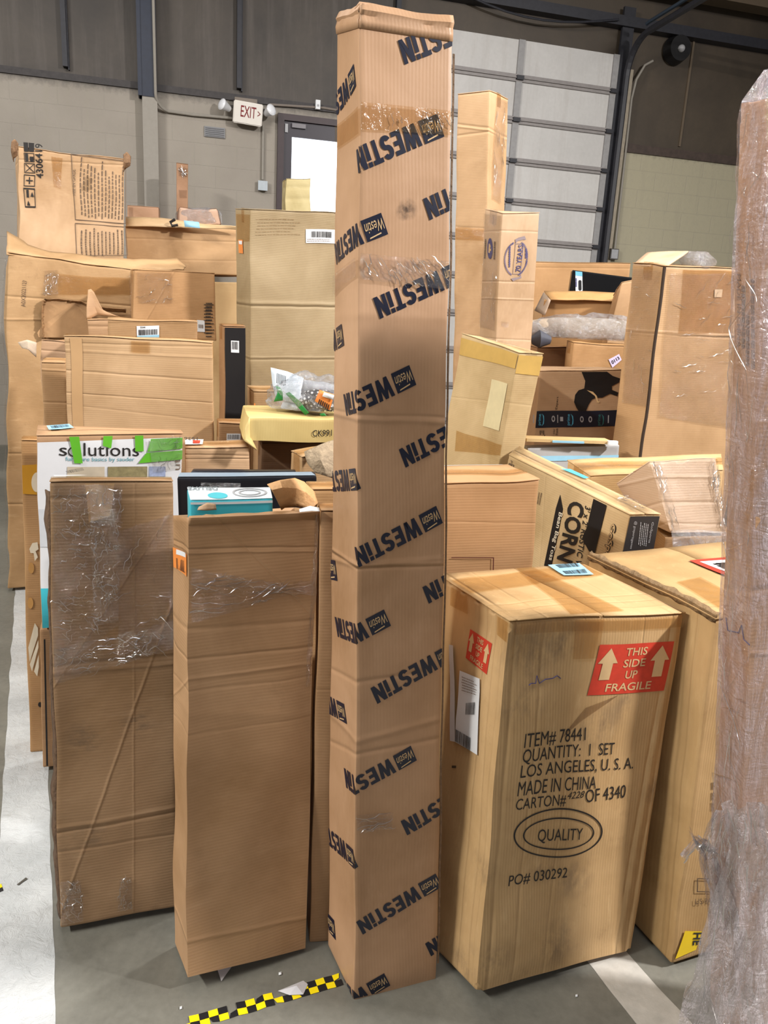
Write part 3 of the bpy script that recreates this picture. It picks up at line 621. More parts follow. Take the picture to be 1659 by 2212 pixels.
# round fan on the dark upper wall
r = wempty('wall_fan', 5.51, 0, 4.42, 'round black fan on the dark upper wall right of track', 'fan')
bm = bmesh.new(); bmesh.ops.create_cone(bm, cap_ends=True, segments=28, radius1=.15, radius2=.13, depth=.12); bmesh.ops.rotate(bm, verts=bm.verts, matrix=Matrix.Rotation(math.radians(90), 3, 'X')); bmesh.ops.translate(bm, verts=bm.verts, vec=(0, -.03, .15)); from_bm('housing', bm, BLACK, r, True)
bm = bmesh.new(); bmesh.ops.create_uvsphere(bm, u_segments=14, v_segments=8, radius=.04); bmesh.ops.translate(bm, verts=bm.verts, vec=(0, -.1, .14)); from_bm('hub', bm, GREY, r, True)
# roof joists and a pipe overhead at the right
for j, (xx, zz) in enumerate(((6.4, 5.25), (8.0, 5.25))):
    bm = bmesh.new(); box_bm(bm, (xx-.05, -6.5, zz-.02), (xx+.05, 0, zz)); box_bm(bm, (xx-.008, -6.5, zz), (xx+.008, 0, zz+.18)); box_bm(bm, (xx-.05, -6.5, zz+.18), (xx+.05, 0, zz+.2))
    struct(wobj('trim_%d' % k, bm, plain('brown_joist', (84, 72, 58), .6))); k += 1
cable = [(2.5+.22*i, -.09, 4.86-.18*math.sin(math.pi*i/10)-.012*i) for i in range(11)]
wire('cable', cable, .012, DARK, 'dark cable sagging across the wall above overhead door', 'cable')

# white painted lines on the floor
def stripe(name, a, d, w_, L, mat):
    bm = bmesh.new(); a = Vector((a[0], a[1], 0)); d = Vector((d[0], d[1], 0)).normalized(); s_ = Vector((d.y, -d.x, 0)); n = int(L/.03)
    pr = None
    for i in range(n+1):
        p = a+d*(i*L/n); j1 = .006*noise.noise(p*9); j2 = .006*noise.noise(p*9+Vector((5, 5, 5)))
        q = [p-s_*(w_/2+j1)+Vector((0, 0, .0008)), p+s_*(w_/2+j2)+Vector((0, 0, .0008))]
        q = [bm.verts.new(v) for v in q]
        if pr: bm.faces.new((pr[0], pr[1], q[1], q[0]))
        pr = q
    return struct(from_bm(name, bm, mat))
def line_paint():
    t = NT('worn_white_line'); tc = t.n('ShaderNodeTexCoord').outputs['Object']; a = t.noise(tc, 5, 6, .7); b = t.noise(tc, 26, 5, .7, .8)
    c = t.mix(t.ramp(a, .35, .7), lin(178, 181, 182), lin(204, 206, 206)); c = t.mix(t.math('MULTIPLY', t.ramp(b, .62, .8), .5), c, lin(140, 138, 128))
    p = t.n('ShaderNodeBsdfPrincipled'); t.link(c, p.inputs['Base Color']); p.inputs['Roughness'].default_value = .35
    bp = t.n('ShaderNodeBump'); bp.inputs['Distance'].default_value = .006; t.link(b, bp.inputs['Height']); t.link(bp.outputs[0], p.inputs['Normal']); t.link(p.outputs[0], t.out.inputs[0]); return t.m
LINE = line_paint()
stripe('trim_%d' % k, (-.60, 1.05), (-.415, .91), .135, 4.2, LINE); k += 1
stripe('trim_%d' % k, (.755, 1.31), (-.40, .916), .118, 3.2, plain('dirty_white_line', (176, 172, 164), .45, var=.14, bump=.003)); k += 1
# ------------------------------------------------------------------ the boxes
_seed = [0]
def cb(rgb, flute='h', cr=(), **kw):
    """a board material of its own for one box; cr lists crease lines as (face, point, point, width, height)"""
    _seed[0] += 1; sd = _seed[0]
    st = kw.pop('spots', ()); sm = kw.pop('dirt', ())
    return lambda s: cardboard('kraft_board', rgb, flute, [s.crease(*c) for c in cr], seed=sd*1.37, stains=[(s.spot(f, p), r_) for f, p, r_ in st], smudges=[(s.spot(f, p), r_) for f, p, r_ in sm], **kw)
def hz(f, y, x0, x1, dy=0, wd=.005, ht=-.0022): return (f, (x0, y), (x1, y+dy), wd, ht)

# ---- front row -----------------------------------------------------------------------------------------------
# brown box, film wrapped, far left of the front row
A = Carton('A', 'tall worn brown box with crumpled clear film, leftmost of the front row', cb((160, 126, 90), 'h',
    [hz('F', 1455, 120, 370, -22, .007, .004), hz('F', 1440, 120, 370, -24, .005, -.003), hz('F', 1790, 125, 370, -45, .006, .003), hz('F', 1800, 125, 370, -45, .004, -.003), hz('F', 1078, 110, 370, -5, .006, -.003), hz('F', 1840, 125, 370, -38, .004, -.002),
     ('F', (310, 1475), (165, 1880), .004, .0022), ('F', (290, 1450), (288, 1990), .003, .001), ('F', (310, 1195), (380, 1090), .003, .0012)], wear=.8, fl=1.3, dirt=[('F', (280, 1200), .07), ('F', (300, 1560), .06), ('F', (180, 1600), .06), ('F', (200, 1800), .05)]), seam='u', cell=.03, amp=.009, jit=.006, lift=.003)
A.decal('F', [(112, 1048), (245, 1050), (255, 1350), (118, 1450)], WRAP, 'stretch_film', .004, wr=.006, folds=120, dirs=(0, 0, 1.2, 2.2), length=.035)
A.decal('F', [(250, 1150), (376, 1110), (382, 1375), (256, 1440)], WRAP, 'stretch_film', .003, wr=.004, folds=14, dirs=(.3, 1.2), length=.05)
A.decal('F', [(118, 1400), (380, 1340), (380, 1395), (122, 1475)], CLEAR, 'stretch_film', .0075, wr=.006, folds=50, dirs=(.25, .25, .9, 2.4), length=.05)
A.decal('F', [(180, 1035), (245, 1035), (238, 1115), (190, 1130)], plain('glue_residue', (190, 152, 104), .3, spec=.7), 'glue_patch', .003, wr=.003)
A.decal('F', [(190, 1040), (262, 1040), (255, 1340), (205, 1350)], CLEAR, 'clear_tape', .0115, wr=.006, folds=60, dirs=(1.55, 1.2, .1), length=.04)
A.decal('F', [(128, 1905), (175, 1900), (180, 1985), (132, 1998)], WRAP, 'stretch_film', .003, wr=.006, folds=30, dirs=(.3, 1.2, 2.3), length=.03)
A.decal('F', [(258, 1895), (285, 1890), (287, 1962), (255, 1968)], CLEAR, 'clear_tape', .003, wr=.003, folds=12, dirs=(1.4,), length=.03)
lb = A.decal('T', [(110, 1030), (180, 1018), (190, 1026), (118, 1038)], WHITE, 'shipping_label', .008, wr=.003)
A.barcode('T', [(140, 1026), (178, 1019), (182, 1025), (146, 1032)], lb, ext=.0115)
bm = bmesh.new()                                             # torn raw edge of the open left side seam
q = A.uvq('L', [(98, 1050), (108, 1050), (128, 1990), (118, 1990)])
pr = None; P = A.pt['L']
for i in range(61):
    v = 1-i/60; e = .004+.010*(.5+.5*noise.noise(Vector((v*22, 1, 2)))); u0 = .45+.3*noise.noise(Vector((v*15, 7, 2)))
    r_ = [bm.verts.new(A.disp('L', .98, v*.96+.02, .001)), bm.verts.new(A.disp('L', .80, v*.96+.02, e)), bm.verts.new(A.disp('L', u0, v*.96+.02, e+.006))]
    if pr: [bm.faces.new((pr[j], pr[j+1], r_[j+1], r_[j])) for j in range(2)]
    pr = r_
o = from_bm('torn_edge', bm, plain('dark_torn_board', (92, 70, 52), .8, var=.25, bump=.01, scale=40), A.root, True); md = o.modifiers.new('t', 'SOLIDIFY'); md.thickness = .003

# tall plain open box with orange label
Bx = Carton('B', 'tall plain open-topped box with orange label, second from left in front', cb((182, 141, 100), 'h',
    [hz('F', 1186, 412, 680, -5, .003, -.0025), hz('F', 1195, 412, 680, -5, .003, .002), hz('F', 1360, 408, 660, -18, .006, -.0025), hz('F', 1545, 408, 600, -3, .012, .0015), hz('F', 1475, 560, 650, -12, .004, -.0015), hz('F', 2035, 410, 655, -50, .006, .003), hz('F', 1590, 410, 650, -40, .004, -.001), ('F', (545, 1198), (610, 1265), .003, -.0015), ('L', (376, 1380), (404, 1420), .004, -.003), ('L', (376, 1500), (404, 1470), .004, .003)], wear=.45, rough=.55), open_top=True, amp=.010, jit=.006, cell=.03)
lb = Bx.decal('L', [(375, 1178), (404, 1196), (404, 1245), (377, 1222)], ORANGE, 'price_label', .002)
Bx.barcode('L', [(381, 1202), (401, 1212), (401, 1238), (382, 1226)], lb, n=12)
w_ = Bx.decal('L', [(381, 1183), (401, 1193), (401, 1203), (381, 1194)], WHITE, 'white_patch', .0026, lb)
Bx.decal('F', [(412, 1225), (640, 1268), (655, 1276), (414, 1345)], WRAP, 'stretch_film', .003, wr=.005, folds=46, dirs=(-.22, .28, .2, -.15, .05), length=.09)
Bx.decal('F', [(630, 1255), (688, 1255), (684, 1285), (630, 1285)], CLEAR, 'stretch_film', .003, wr=.004)
Bx.decal('F', [(676, 1110), (686, 1110), (672, 1480), (660, 1480)], CLEAR, 'clear_tape', .003, wr=.003, folds=14, dirs=(1.6,), length=.09)
bm = bmesh.new(); pr = None; P = Bx.pt['F']                  # ragged upper edge of the front panel and folded strip
for i in range(41):
    u = i/40; h_ = .002+.006*(.5+.5*noise.noise(Vector((u*7, 3, 9))))*(1 if u > .12 else .3)
    r_ = [bm.verts.new(Bx.disp('F', u, .985, .0015)), bm.verts.new(Bx.disp('F', u, 1.0, .0018)), bm.verts.new(Bx.disp('F', u, 1.0, 0)+Vector((0, .006, h_)))]
    if pr: [bm.faces.new((pr[j], r_[j], r_[j+1], pr[j+1])) for j in range(2)]
    pr = r_
o = from_bm('torn_rim', bm, Bx.mat, Bx.root, True); md = o.modifiers.new('t', 'SOLIDIFY'); md.thickness = .003
tr = bmesh.new(); a = [on_floor(466, 2092), on_floor(512, 2082), on_floor(478, 2122)]
vs = [tr.verts.new(p+Vector((0, 0, h_))) for p, h_ in zip(a, (.012, .014, .003))]; tr.faces.new(vs)
o = from_bm('paper_scrap', tr, plain('scrap_white', (196, 190, 190), .5)); md = o.modifiers.new('t', 'SOLIDIFY'); md.thickness = .0008
tag(o, 'triangular white paper scrap sticking out under the plain open box', 'paper')

# box in shade behind the open box
B2 = Carton('B2', 'narrow shaded box between the open box and the tall printed column', cb((172, 132, 92), 'h', [hz('F', 1490, 690, 720, 0, .003, -.001)], wear=.5), cell=.04)

# the tall printed box: lettering repeats across both faces and wraps round the corner
C = Carton('C', 'very tall narrow box covered with dark diagonal lettering, centre of picture', cb((188, 146, 108), 'v',
    [hz('F', 905, 785, 965, 8, .006, .003), hz('F', 897, 785, 965, 5, .004, -.002), hz('F', 1222, 780, 960, -6, .005, .004), hz('F', 1228, 780, 960, -6, .004, -.003), hz('F', 1600, 775, 955, -48, .008, .003), hz('L', 1600, 712, 768, 30, .006, -.003), hz('L', 1205, 716, 775, 20, .006, .004), hz('L', 1445, 716, 770, 30, .006, -.003), ('F', (850, 1135), (860, 2060), .05, .0018), hz('F', 680, 785, 965, 8, .01, .001)],
    rough=.48, wear=.35, fl=.7, spots=[('F', (868, 460), .016), ('F', (880, 452), .022)]), cell=.018, amp=.005, jit=.004, flaps=False, tape=False)
WF, DL, HT = C.pt['F'].lu, C.pt['L'].lu, C.pt['F'].lv
def unroll(f, px):
    u, v = C.pt[f].px(*px)
    return Vector((u*WF, v*HT)) if f == 'F' else Vector((-(1-u)*DL, v*HT))
d0 = unroll('F', (777, 1201))-unroll('F', (930, 1121)); ANG = math.atan2(-d0.y, -d0.x); SPAN = d0.length
LH, NX, LX = .0385, .132, -.028
SCL = SPAN/(NX-LX)
stamps = [('F', (880, 110), 1), ('F', (933, 277), 0), ('L', (760, 172), 0), ('F', (930, 447), 1), ('F', (808, 490), 0), ('F', (824, 664), 1), ('L', (736, 728), 0), ('F', (873, 818), 0), ('F', (880, 985), 1), ('L', (764, 1036), 0),
          ('F', (930, 1121), 0), ('L', (721, 1232), 0), ('F', (928, 1280), 1), ('F', (818, 1345), 0), ('F', (817, 1498), 1), ('L', (738, 1537), 0), ('F', (876, 1637), 0), ('F', (882, 1783), 1), ('L', (759, 1852), 0), ('F', (930, 1912), 0), ('L', (717, 2000), 0), ('F', (934, 2043), 1), ('F', (818, 2124), 0)]
def unrolled_mesh(polys, ext):
    """lettering polygons in unrolled (s, t), cut at the corner edge and folded onto both faces"""
    bm = bmesh.new()
    for poly in polys: bm.faces.new([bm.verts.new((x, y, 0)) for x, y in poly])
    for co_, no, io, oo in (((0, 0, 0), (1, 0, 0), False, False), ((-DL+.001, 0, 0), (-1, 0, 0), False, True), ((WF-.001, 0, 0), (1, 0, 0), False, True), ((0, .004, 0), (0, -1, 0), False, True), ((0, HT-.012, 0), (0, 1, 0), False, True)):
        bmesh.ops.bisect_plane(bm, geom=bm.verts[:]+bm.edges[:]+bm.faces[:], plane_co=co_, plane_no=no, clear_outer=oo, dist=1e-5)
    bmesh.ops.subdivide_edges(bm, edges=[e for e in bm.edges if e.calc_length() > .03], cuts=1)
    bmesh.ops.triangulate(bm, faces=bm.faces)
    for f in list(bm.faces):
        f.material_index = 1 if f.calc_center_median().x > 0 else 0
    bmesh.ops.split_edges(bm, edges=[e for e in bm.edges if len({f.material_index for f in e.link_faces}) > 1])
    for v in bm.verts:
        fr = any(f.material_index for f in v.link_faces); s_, t_ = v.co.x, v.co.y
        v.co = C.disp('F', max(0, s_/WF), t_/HT, ext) if fr else C.disp('L', min(1, 1+s_/DL), t_/HT, ext)
    for f in bm.faces: f.material_index = 0
    return bm
e1 = Vector((-math.cos(ANG), -math.sin(ANG))); e2 = Vector((math.sin(ANG), -math.cos(ANG)))
BLOCK = dict(W=[[(0, 1), (.23, 1), (.36, 0), (.14, 0)], [(.14, 0), (.36, 0), (.60, 1), (.40, 1)], [(.40, 1), (.60, 1), (.86, 0), (.64, 0)], [(.64, 0), (.86, 0), (1, 1), (.77, 1)]],
    E=[rect(0, 0, .42, 1), rect(.42, 0, 1, .2), rect(.42, .4, .92, .6), rect(.42, .8, 1, 1)], T=[rect(0, .8, 1, 1), rect(.3, 0, .7, .8)], I=[rect(0, 0, 1, 1)],
    S=ring(.5, .70, .5, .30, .38, 14, .12*math.pi, 1.5*math.pi, .2)+ring(.5, .30, .5, .30, .38, 14, 1.12*math.pi, 2.5*math.pi, .2), N=[rect(0, 0, .33, 1), rect(.67, 0, 1, 1), [(0, 1), (.34, 1), (1, 0), (.66, 0)]])
for f, px, isn in stamps:
    word, logo, script = [], [], []
    o_ = unroll(f, px); ang_o = o_ - e1*((NX if isn else LX)*SCL)
    put = lambda x, y: tuple(ang_o + e1*(x*SCL) + e2*(y*LH*SCL))
    spans = ((0, .034, 'W'), (.037, .057, 'E'), (.060, .083, 'S'), (.085, .105, 'T'), (.108, .116, 'I'), (.119, .143, 'N'))
    for a, b, ch in spans:
        for poly in BLOCK[ch]: word.append([put(a+(b-a)*x, (y*.72 if ch == 'I' else y)-.5) for x, y in poly])
    word.append([put(x, y) for x, y in rect(.108, .29, .116, .5)])
    logo.append([put(x, y) for x, y in rect(-.048, -.5, -.006, .5)])
    for poly in glyphs('Westin', 0, .35): script.append([put(-.045+.036*x, -.30+.5*y) for x, y in poly])
    script.append([put(x, y) for x, y in ((-.036, .30), (-.013, .36), (-.012, .42), (-.036, .36))])
    lg = from_bm('printed_wordmark', unrolled_mesh(word+logo, .0012), NAVY, C.root)
    sb = unrolled_mesh(script, .0018)
    if sb.faces: from_bm('logo_script', sb, TAN, lg)
    else: sb.free()
# rolled and taped flaps at the top, a raw corrugated edge down the right side, tape bands
bm = bmesh.new(); n = 20
for f, tops in (('F', .030), ('L', .026)):
    pr = None
    for i in range(n+1):
        u = i/n; w1 = noise.noise(Vector((u*2.5, 2, 5))); w2 = noise.noise(Vector((u*5, 6, 1))); h_ = tops+.004*w1
        b0 = C.disp(f, u, .994, .0015); b1 = C.disp(f, u, 1.0, 0); N_ = C.pt[f].n
        row = [b0, b1+N_*.003, b1+Vector((0, 0, .010+.002*w2))+N_*(.0005+.002*w2), b1+Vector((0, 0, h_*.55))+N_*(.003+.002*w1), b1+Vector((0, 0, h_))-N_*(.003+.003*w2), b1+Vector((0, 0, h_*.97))-N_*.03]
        row = [bm.verts.new(p) for p in row]
        if pr: [bm.faces.new((pr[j], row[j], row[j+1], pr[j+1])) for j in range(5)]
        pr = row
bmesh.ops.remove_doubles(bm, verts=bm.verts, dist=.002)
o = from_bm('folded_top', bm, C.mat, C.root, True); md = o.modifiers.new('t', 'SOLIDIFY'); md.thickness = .004
bm = bmesh.new(); pr = None
for i in range(71):
    v = .02+.965*i/70; e = .004+.002*noise.noise(Vector((v*30, 0, 0)))
    p = C.disp('F', 1.0, v, 0); X_ = (C.pt['F'].c[1]-C.pt['F'].c[0]).normalized(); N_ = C.pt['F'].n
    r_ = [bm.verts.new(p+X_*.001-N_*.0015), bm.verts.new(p+X_*(.004+e*.4)-N_*.0015), bm.verts.new(p+X_*(.004+e*.4)-N_*.006)]
    if pr: [bm.faces.new((pr[j], r_[j], r_[j+1], pr[j+1])) for j in range(2)]
    pr = r_
from_bm('glue_flap_edge', bm, plain('raw_corrugated_edge', (112, 88, 66), .85, var=.3, bump=.004, scale=90), C.root)
C.decal('F', [(778, 222), (982, 240), (980, 292), (777, 280)], TAPE, 'packing_tape', .003, wr=.002, folds=8, dirs=(2.3, 1.6), length=.03)
C.decal('L', [(722, 275), (777, 230), (776, 288), (721, 325)], TAPE, 'packing_tape', .003, wr=.001)
C.decal('F', [(777, 548), (984, 566), (982, 628), (777, 606)], CLEAR, 'clear_tape', .0032, wr=.004, folds=40, dirs=(-.3, 1.6, 2.1, 2.1), length=.03)
C.decal('L', [(719, 596), (776, 558), (776, 600), (719, 640)], CLEAR, 'clear_tape', .0032, wr=.003)
C.decal('F', [(770, 1762), (848, 1756), (846, 1792), (770, 1796)], CLEAR, 'clear_tape', .003, wr=.002, folds=8, dirs=(.1, .1), length=.07)

# heavy kraft carton with item lettering
D = Carton('D', 'large kraft carton reading ITEM# 78441 with red fragile stickers, front right', cb((198, 160, 110), 'v',
    [('F', (1175, 1400), (1110, 2080), .004, -.0025), ('F', (1260, 1370), (1170, 2130), .003, -.0015), ('F', (1390, 1350), (1325, 2060), .003, -.0015), ('F', (1115, 1380), (1052, 2130), .005, -.004), ('F', (1455, 1380), (1340, 2040), .008, .004), ('F', (1465, 1380), (1352, 2040), .005, -.003), ('F', (1440, 1400), (1330, 2040), .004, -.003), ('L', (1040, 1450), (985, 2110), .004, -.003), ('L', (1060, 1450), (1010, 2120), .004, -.003), ('L', (1080, 1450), (1022, 2130), .004, .002)],
    wear=.75, fl=1.6, rough=.6, dirt=[('F', (1150, 1410), .10), ('F', (1130, 1520), .07), ('F', (1220, 1380), .06), ('F', (1240, 1900), .07), ('F', (1200, 2040), .08), ('F', (1290, 1570), .07), ('F', (1350, 1520), .06), ('F', (1180, 1880), .05), ('F', (1060, 2080), .07), ('F', (1420, 1700), .06), ('L', (1040, 1880), .05), ('L', (1000, 2080), .06)]), seam='v', tape=False, cell=.018, amp=.006, jit=.005, lift=.002, bev=.009)
T = D.pt['T']
D.decal('T', [(1087, 1217), (1125, 1216), (1345, 1322), (1232, 1335)], TAPE, 'packing_tape', .0068)
D.decal('T', [(972, 1258), (1285, 1212), (1345, 1240), (975, 1288)], TAPE, 'packing_tape', .0074)
D.decal('F', [(1108, 1345), (1480, 1325), (1478, 1350), (1110, 1372)], TAPE, 'packing_tape', .003)
D.decal('F', [(1240, 1340), (1300, 1335), (1285, 1420), (1235, 1425)], TAPE, 'packing_tape', .004)
D.decal('L', [(1075, 1320), (1100, 1342), (1098, 1390), (1072, 1370)], TAPE, 'packing_tape', .003)
D.decal('L', [(975, 1266), (1010, 1285), (1010, 1325), (975, 1305)], TAPE, 'packing_tape', .003)
lb = D.decal('T', [(1180, 1225), (1245, 1218), (1283, 1243), (1218, 1248)], LBLUE, 'shipping_label', .0082)
D.barcode('T', [(1197, 1226), (1245, 1220), (1253, 1228), (1208, 1232)], lb, n=16, ext=.0088)
D.barcode('T', [(1213, 1238), (1262, 1232), (1270, 1241), (1222, 1245)], lb, n=17, ext=.0088)
def fragile(f, q):
    s_ = D.decal(f, q, RED, 'fragile_sticker', .0012)
    for cx in (.15, .85): D.shapes(f, q, [[(cx-.065, .3), (cx+.065, .3), (cx+.065, .63), (cx+.125, .63), (cx, .93), (cx-.125, .63), (cx-.065, .63)]], TAN, 'arrow', .0019, s_)
    TL, TR, BR, BL = [Vector(p) for p in D.uvq(f, q)]
    def sub(x0, y0, x1, y1):
        g = lambda a, b: (BL*(1-a)+BR*a)*(1-b)+(TL*(1-a)+TR*a)*b
        return [g(x0, y1), g(x1, y1), g(x1, y0), g(x0, y0)]
    for txt, x0, x1, y in (('THIS', .36, .66, .76), ('SIDE', .36, .66, .53), ('UP', .42, .58, .30), ('FRAGILE', .2, .8, .06)):
        D.text(f, txt, sub(x0, y, x1, y+.16), TAN, 'sticker_text', .0019, .012, s_, uv=True)
fragile('F', [(1291, 1391), (1456, 1383), (1433, 1490), (1268, 1503)])
fragile('L', [(1014, 1357), (1061, 1390), (1053, 1456), (1006, 1418)])
for txt, q in (('ITEM# 78441', [(1135, 1584), (1266, 1572), (1264, 1603), (1131, 1618)]), ('QUANTITY:  1  SET', [(1131, 1618), (1327, 1603), (1325, 1633), (1127, 1652)]),
               ('LOS ANGELES, U. S. A.', [(1127, 1652), (1369, 1634), (1367, 1662), (1124, 1684)]), ('MADE IN CHINA', [(1122, 1688), (1288, 1676), (1286, 1703), (1118, 1720)]),
               ('CARTON#', [(1117, 1726), (1222, 1716), (1220, 1742), (1113, 1753)]), ('OF 4340', [(1264, 1706), (1353, 1693), (1351, 1722), (1264, 1733)]),
               ('QUALITY', [(1162, 1794), (1259, 1787), (1257, 1818), (1160, 1826)]), ('PO# 030292', [(1101, 1893), (1227, 1876), (1224, 1900), (1099, 1917)])):
    D.text('F', txt, q, INK, 'printed_text', .0013, .0)
D.text('F', '4228', [(1224, 1712), (1262, 1708), (1262, 1722), (1224, 1727)], INK, 'handwritten_number', .0013, .0, shear=.4)
D.shapes('F', [(1108, 1752), (1302, 1740), (1302, 1850), (1108, 1862)], ring(.5, .5, .5, .5, .017, 56, ty=.03)+ring(.5, .49, .40, .33, .015, 56, ty=.028), INK, 'printed_ellipse', .0013)
D.fine('L', [(975, 1650), (985, 1650), (985, 1662), (975, 1662)], 1, INK, 'printed_number', False)
D.decal('F', [(1210, 1600), (1255, 1560), (1335, 1500), (1265, 1530)], film('scuff_mark', .18, (.8, .75, .7), .02, .5, hazecol=(92, 72, 56)), 'scuff_mark', .0011)
bm = bmesh.new(); tr_ = [(1145, 1482), (1150, 1478), (1160, 1478), (1163, 1462), (1168, 1478), (1180, 1470), (1195, 1468), (1205, 1462), (1212, 1468)]
tube_bm(bm, [D.disp('F', *D.pt['F'].px(*p), .002) for p in tr_], .0011, 5); from_bm('pen_scribble', bm, PURPLE, D.root)
lb = D.decal('L', [(995, 1445), (1040, 1464), (1034, 1628), (984, 1600)], WHITE, 'shipping_label', .003, wr=.003)
D.barcode('L', [(988, 1572), (1020, 1590), (1018, 1618), (986, 1598)], lb, n=20, ext=.0068)
D.barcode('L', [(1010, 1515), (1031, 1513), (1030, 1540), (1009, 1540)], lb, n=14, ext=.0068)
D.fine('L', [(1000, 1455), (1036, 1470), (1035, 1500), (1000, 1490)], 6, GREYINK, 'label_text', False, .3, .0068, lb, 3)
lp = D.decal('L', [(976, 1388), (984, 1390), (986, 1600), (975, 1598)], plain('folded_paper', (206, 204, 204), .5), 'folded_paper', .006)

# big kraft carton on the right, picture label on top
E = Carton('E', 'wide kraft carton with torn lid and red picture label, right front corner', cb((196, 158, 106), 'v', [('L', (1480, 1400), (1425, 2050), .006, -.003), ('L', (1500, 1420), (1440, 2060), .004, .003), ('T', (1265, 1215), (1530, 1335), .012, .006)], wear=.6, fl=1.4), seam='v', tape=False, cell=.04, amp=.006, jit=.005, lift=.002, bev=.008)
E.decal('T', [(1461, 1262), (1513, 1253), (1600, 1300), (1580, 1335)], TAPE, 'packing_tape', .007)
lb = E.decal('T', [(1487, 1219), (1620, 1205), (1680, 1255), (1570, 1252)], RED, 'picture_label', .0075)
q2 = [(1510, 1222), (1620, 1211), (1665, 1247), (1572, 1245)]
p2 = E.decal('T', q2, WHITE, 'label_panel', .0083, lb)
E.shapes('T', q2, [rect(.12, .30, .34, .62), rect(.2, .6, .5, .8), rect(.40, .25, .66, .58), rect(.3, .45, .45, .6), rect(.12, .66, .2, .76)]+ring(.22, .34, .1, .2, .1, 16, ty=.2)+ring(.55, .32, .1, .2, .1, 16, ty=.2), BLACK, 'product_picture', .0089, lb)
bm = bmesh.new(); pr = None                                 # torn strip along the left edge of the lid
for i in range(41):
    v = i/40; e = .006*noise.noise(Vector((v*14, 2, 8)))
    r_ = [bm.verts.new(E.disp('T', .0, v, .010)), bm.verts.new(E.disp('T', .02+e*2, v, .016+e)), bm.verts.new(E.disp('T', -.006, v, -.006+e))]
    if pr: bm.faces.new((pr[0], pr[1], r_[1], r_[0])); bm.faces.new((pr[2], pr[0], r_[0], r_[2]))
    pr = r_
o = from_bm('torn_edge', bm, plain('torn_lid_edge', (120, 96, 66), .8, var=.3, bump=.01, scale=50), E.root, True); md = o.modifiers.new('t', 'SOLIDIFY'); md.thickness = .003
lb = E.decal('F', [(1477, 2009), (1512, 2010), (1500, 2050), (1455, 2070)], YELLOW, 'warning_label', .003)
E.text('F', 'HE', [(1512, 2012), (1510, 2040), (1492, 2040), (1494, 2012)], BLACK, 'label_text', .004, .02, lb)
E.shapes('F', [(1503, 1895), (1545, 1895), (1545, 1925), (1503, 1925)], frame(0, 0, 1, 1, .05, .07), INK2, 'printed_frame', .003)
E.text('F', 'US PAT', [(1500, 1940), (1540, 1936), (1540, 1947), (1500, 1952)], INK2, 'printed_text', .003)
for j, (x, y) in enumerate(((1535, 1690), (1534, 1712), (1533, 1735))): E.fine('F', [(x, y), (x+8, y), (x+8, y+18), (x, y+18)], 2, INK2, 'printed_text', True, seed=j)

# column wrapped in stretch film at the right edge
Fc = Carton('F', 'tall narrow column wrapped in milky stretch film, right edge of picture', cb((190, 148, 112), 'h', [hz('L', 1270, 1560, 1640, 8, .006, -.003), ('L', (1550, 1520), (1640, 1380), .003, .002)], wear=.5), cell=.03, amp=.005, jit=.004, flaps=False, tape=False)
Fc.text('L', 'MADE IN CHINA', [(1603, 592), (1600, 748), (1592, 748), (1595, 592)], GREYINK, 'printed_text', .002)
for j, (x, y0, y1) in enumerate(((1609, 600, 752), (1618, 650, 790), (1629, 592, 802))): Fc.fine('L', [(x-4, y0), (x+4, y0), (x+2, y1), (x-6, y1)], 1, GREYINK, 'fine_print', True, .7, .002, None, j+3)
bm = bmesh.new(); tube_bm(bm, [Fc.disp('L', *Fc.pt['L'].px(*p), .002) for p in ((1571, 1335), (1575, 1362), (1600, 1366), (1606, 1350), (1610, 1380), (1622, 1392))], .0012, 5); from_bm('pen_mark', bm, PURPLE, Fc.root)
bm = bmesh.new()                                            # loose film sleeve around the column, bunched at the top
nv, nu = 110, 36; ring_ = []
cs = Fc.cs; 
for j in range(nv+1):
    v = -.0+1.04*j/nv; row = []
    for i in range(nu):
        a = i/nu*4; k = int(a); fr = a-k
        order = [(0, 4), (1, 5), (3, 7), (2, 6)]
        g = lambda q: cs[order[q % 4][0]]*(1-min(v, 1))+cs[order[q % 4][1]]*min(v, 1)
        p = g(k)*(1-fr)+g(k+1)*fr; cen = (g(0)+g(1)+g(2)+g(3))/4
        out = (p-cen); out.z = 0; out = out.normalized()
        amp_ = .0035+.016*max(0, (v-.90)/.10)+.006*max(0, (.2-v)/.2)
        q_ = p*9
        e = .0075+amp_*(noise.noise(Vector((q_.x*3, q_.y*3, q_.z*.7)))*.9+.5*noise.noise(p*24))
        p = p+out*max(e, .003)
        if v > 1: p = cen+(p-cen)*(1-(v-1)*7)+Vector((0, 0, (v-1)*1.3))
        p.z = max(p.z, .004)
        row.append(bm.verts.new(p-Fc.o))
    ring_.append(row)
for A_, B_ in zip(ring_, ring_[1:]):
    for i in range(nu): bm.faces.new((A_[i], A_[(i+1) % nu], B_[(i+1) % nu], B_[i]))
rnd = random.Random(5); n0 = len(bm.faces)                  # folded edges of the sleeve
for k in range(120):
    f_ = rnd.choice('LLF'); u0, v0 = rnd.uniform(.03, .97), rnd.random()**1.2; ang = rnd.choice((1.5, 1.35, 1.75, .7, 2.5)); L_ = rnd.uniform(.02, .14)*(1 if v0 > .2 else .7); P = Fc.pt[f_]
    pts = [Fc.disp(f_, min(.98, max(.02, u0+math.cos(ang)*(q/6-.5)*L_/P.lu)), min(.99, max(.01, v0+math.sin(ang)*(q/6-.5)*L_/P.lv)), .011+.002*math.sin(q+k)) for q in range(7)]
    rr = rnd.uniform(.0004, .0012); tube_bm(bm, pts, [rr*.2, rr*.7, rr, rr, rr, rr*.7, rr*.2], 5)
bm.faces.ensure_lookup_table()
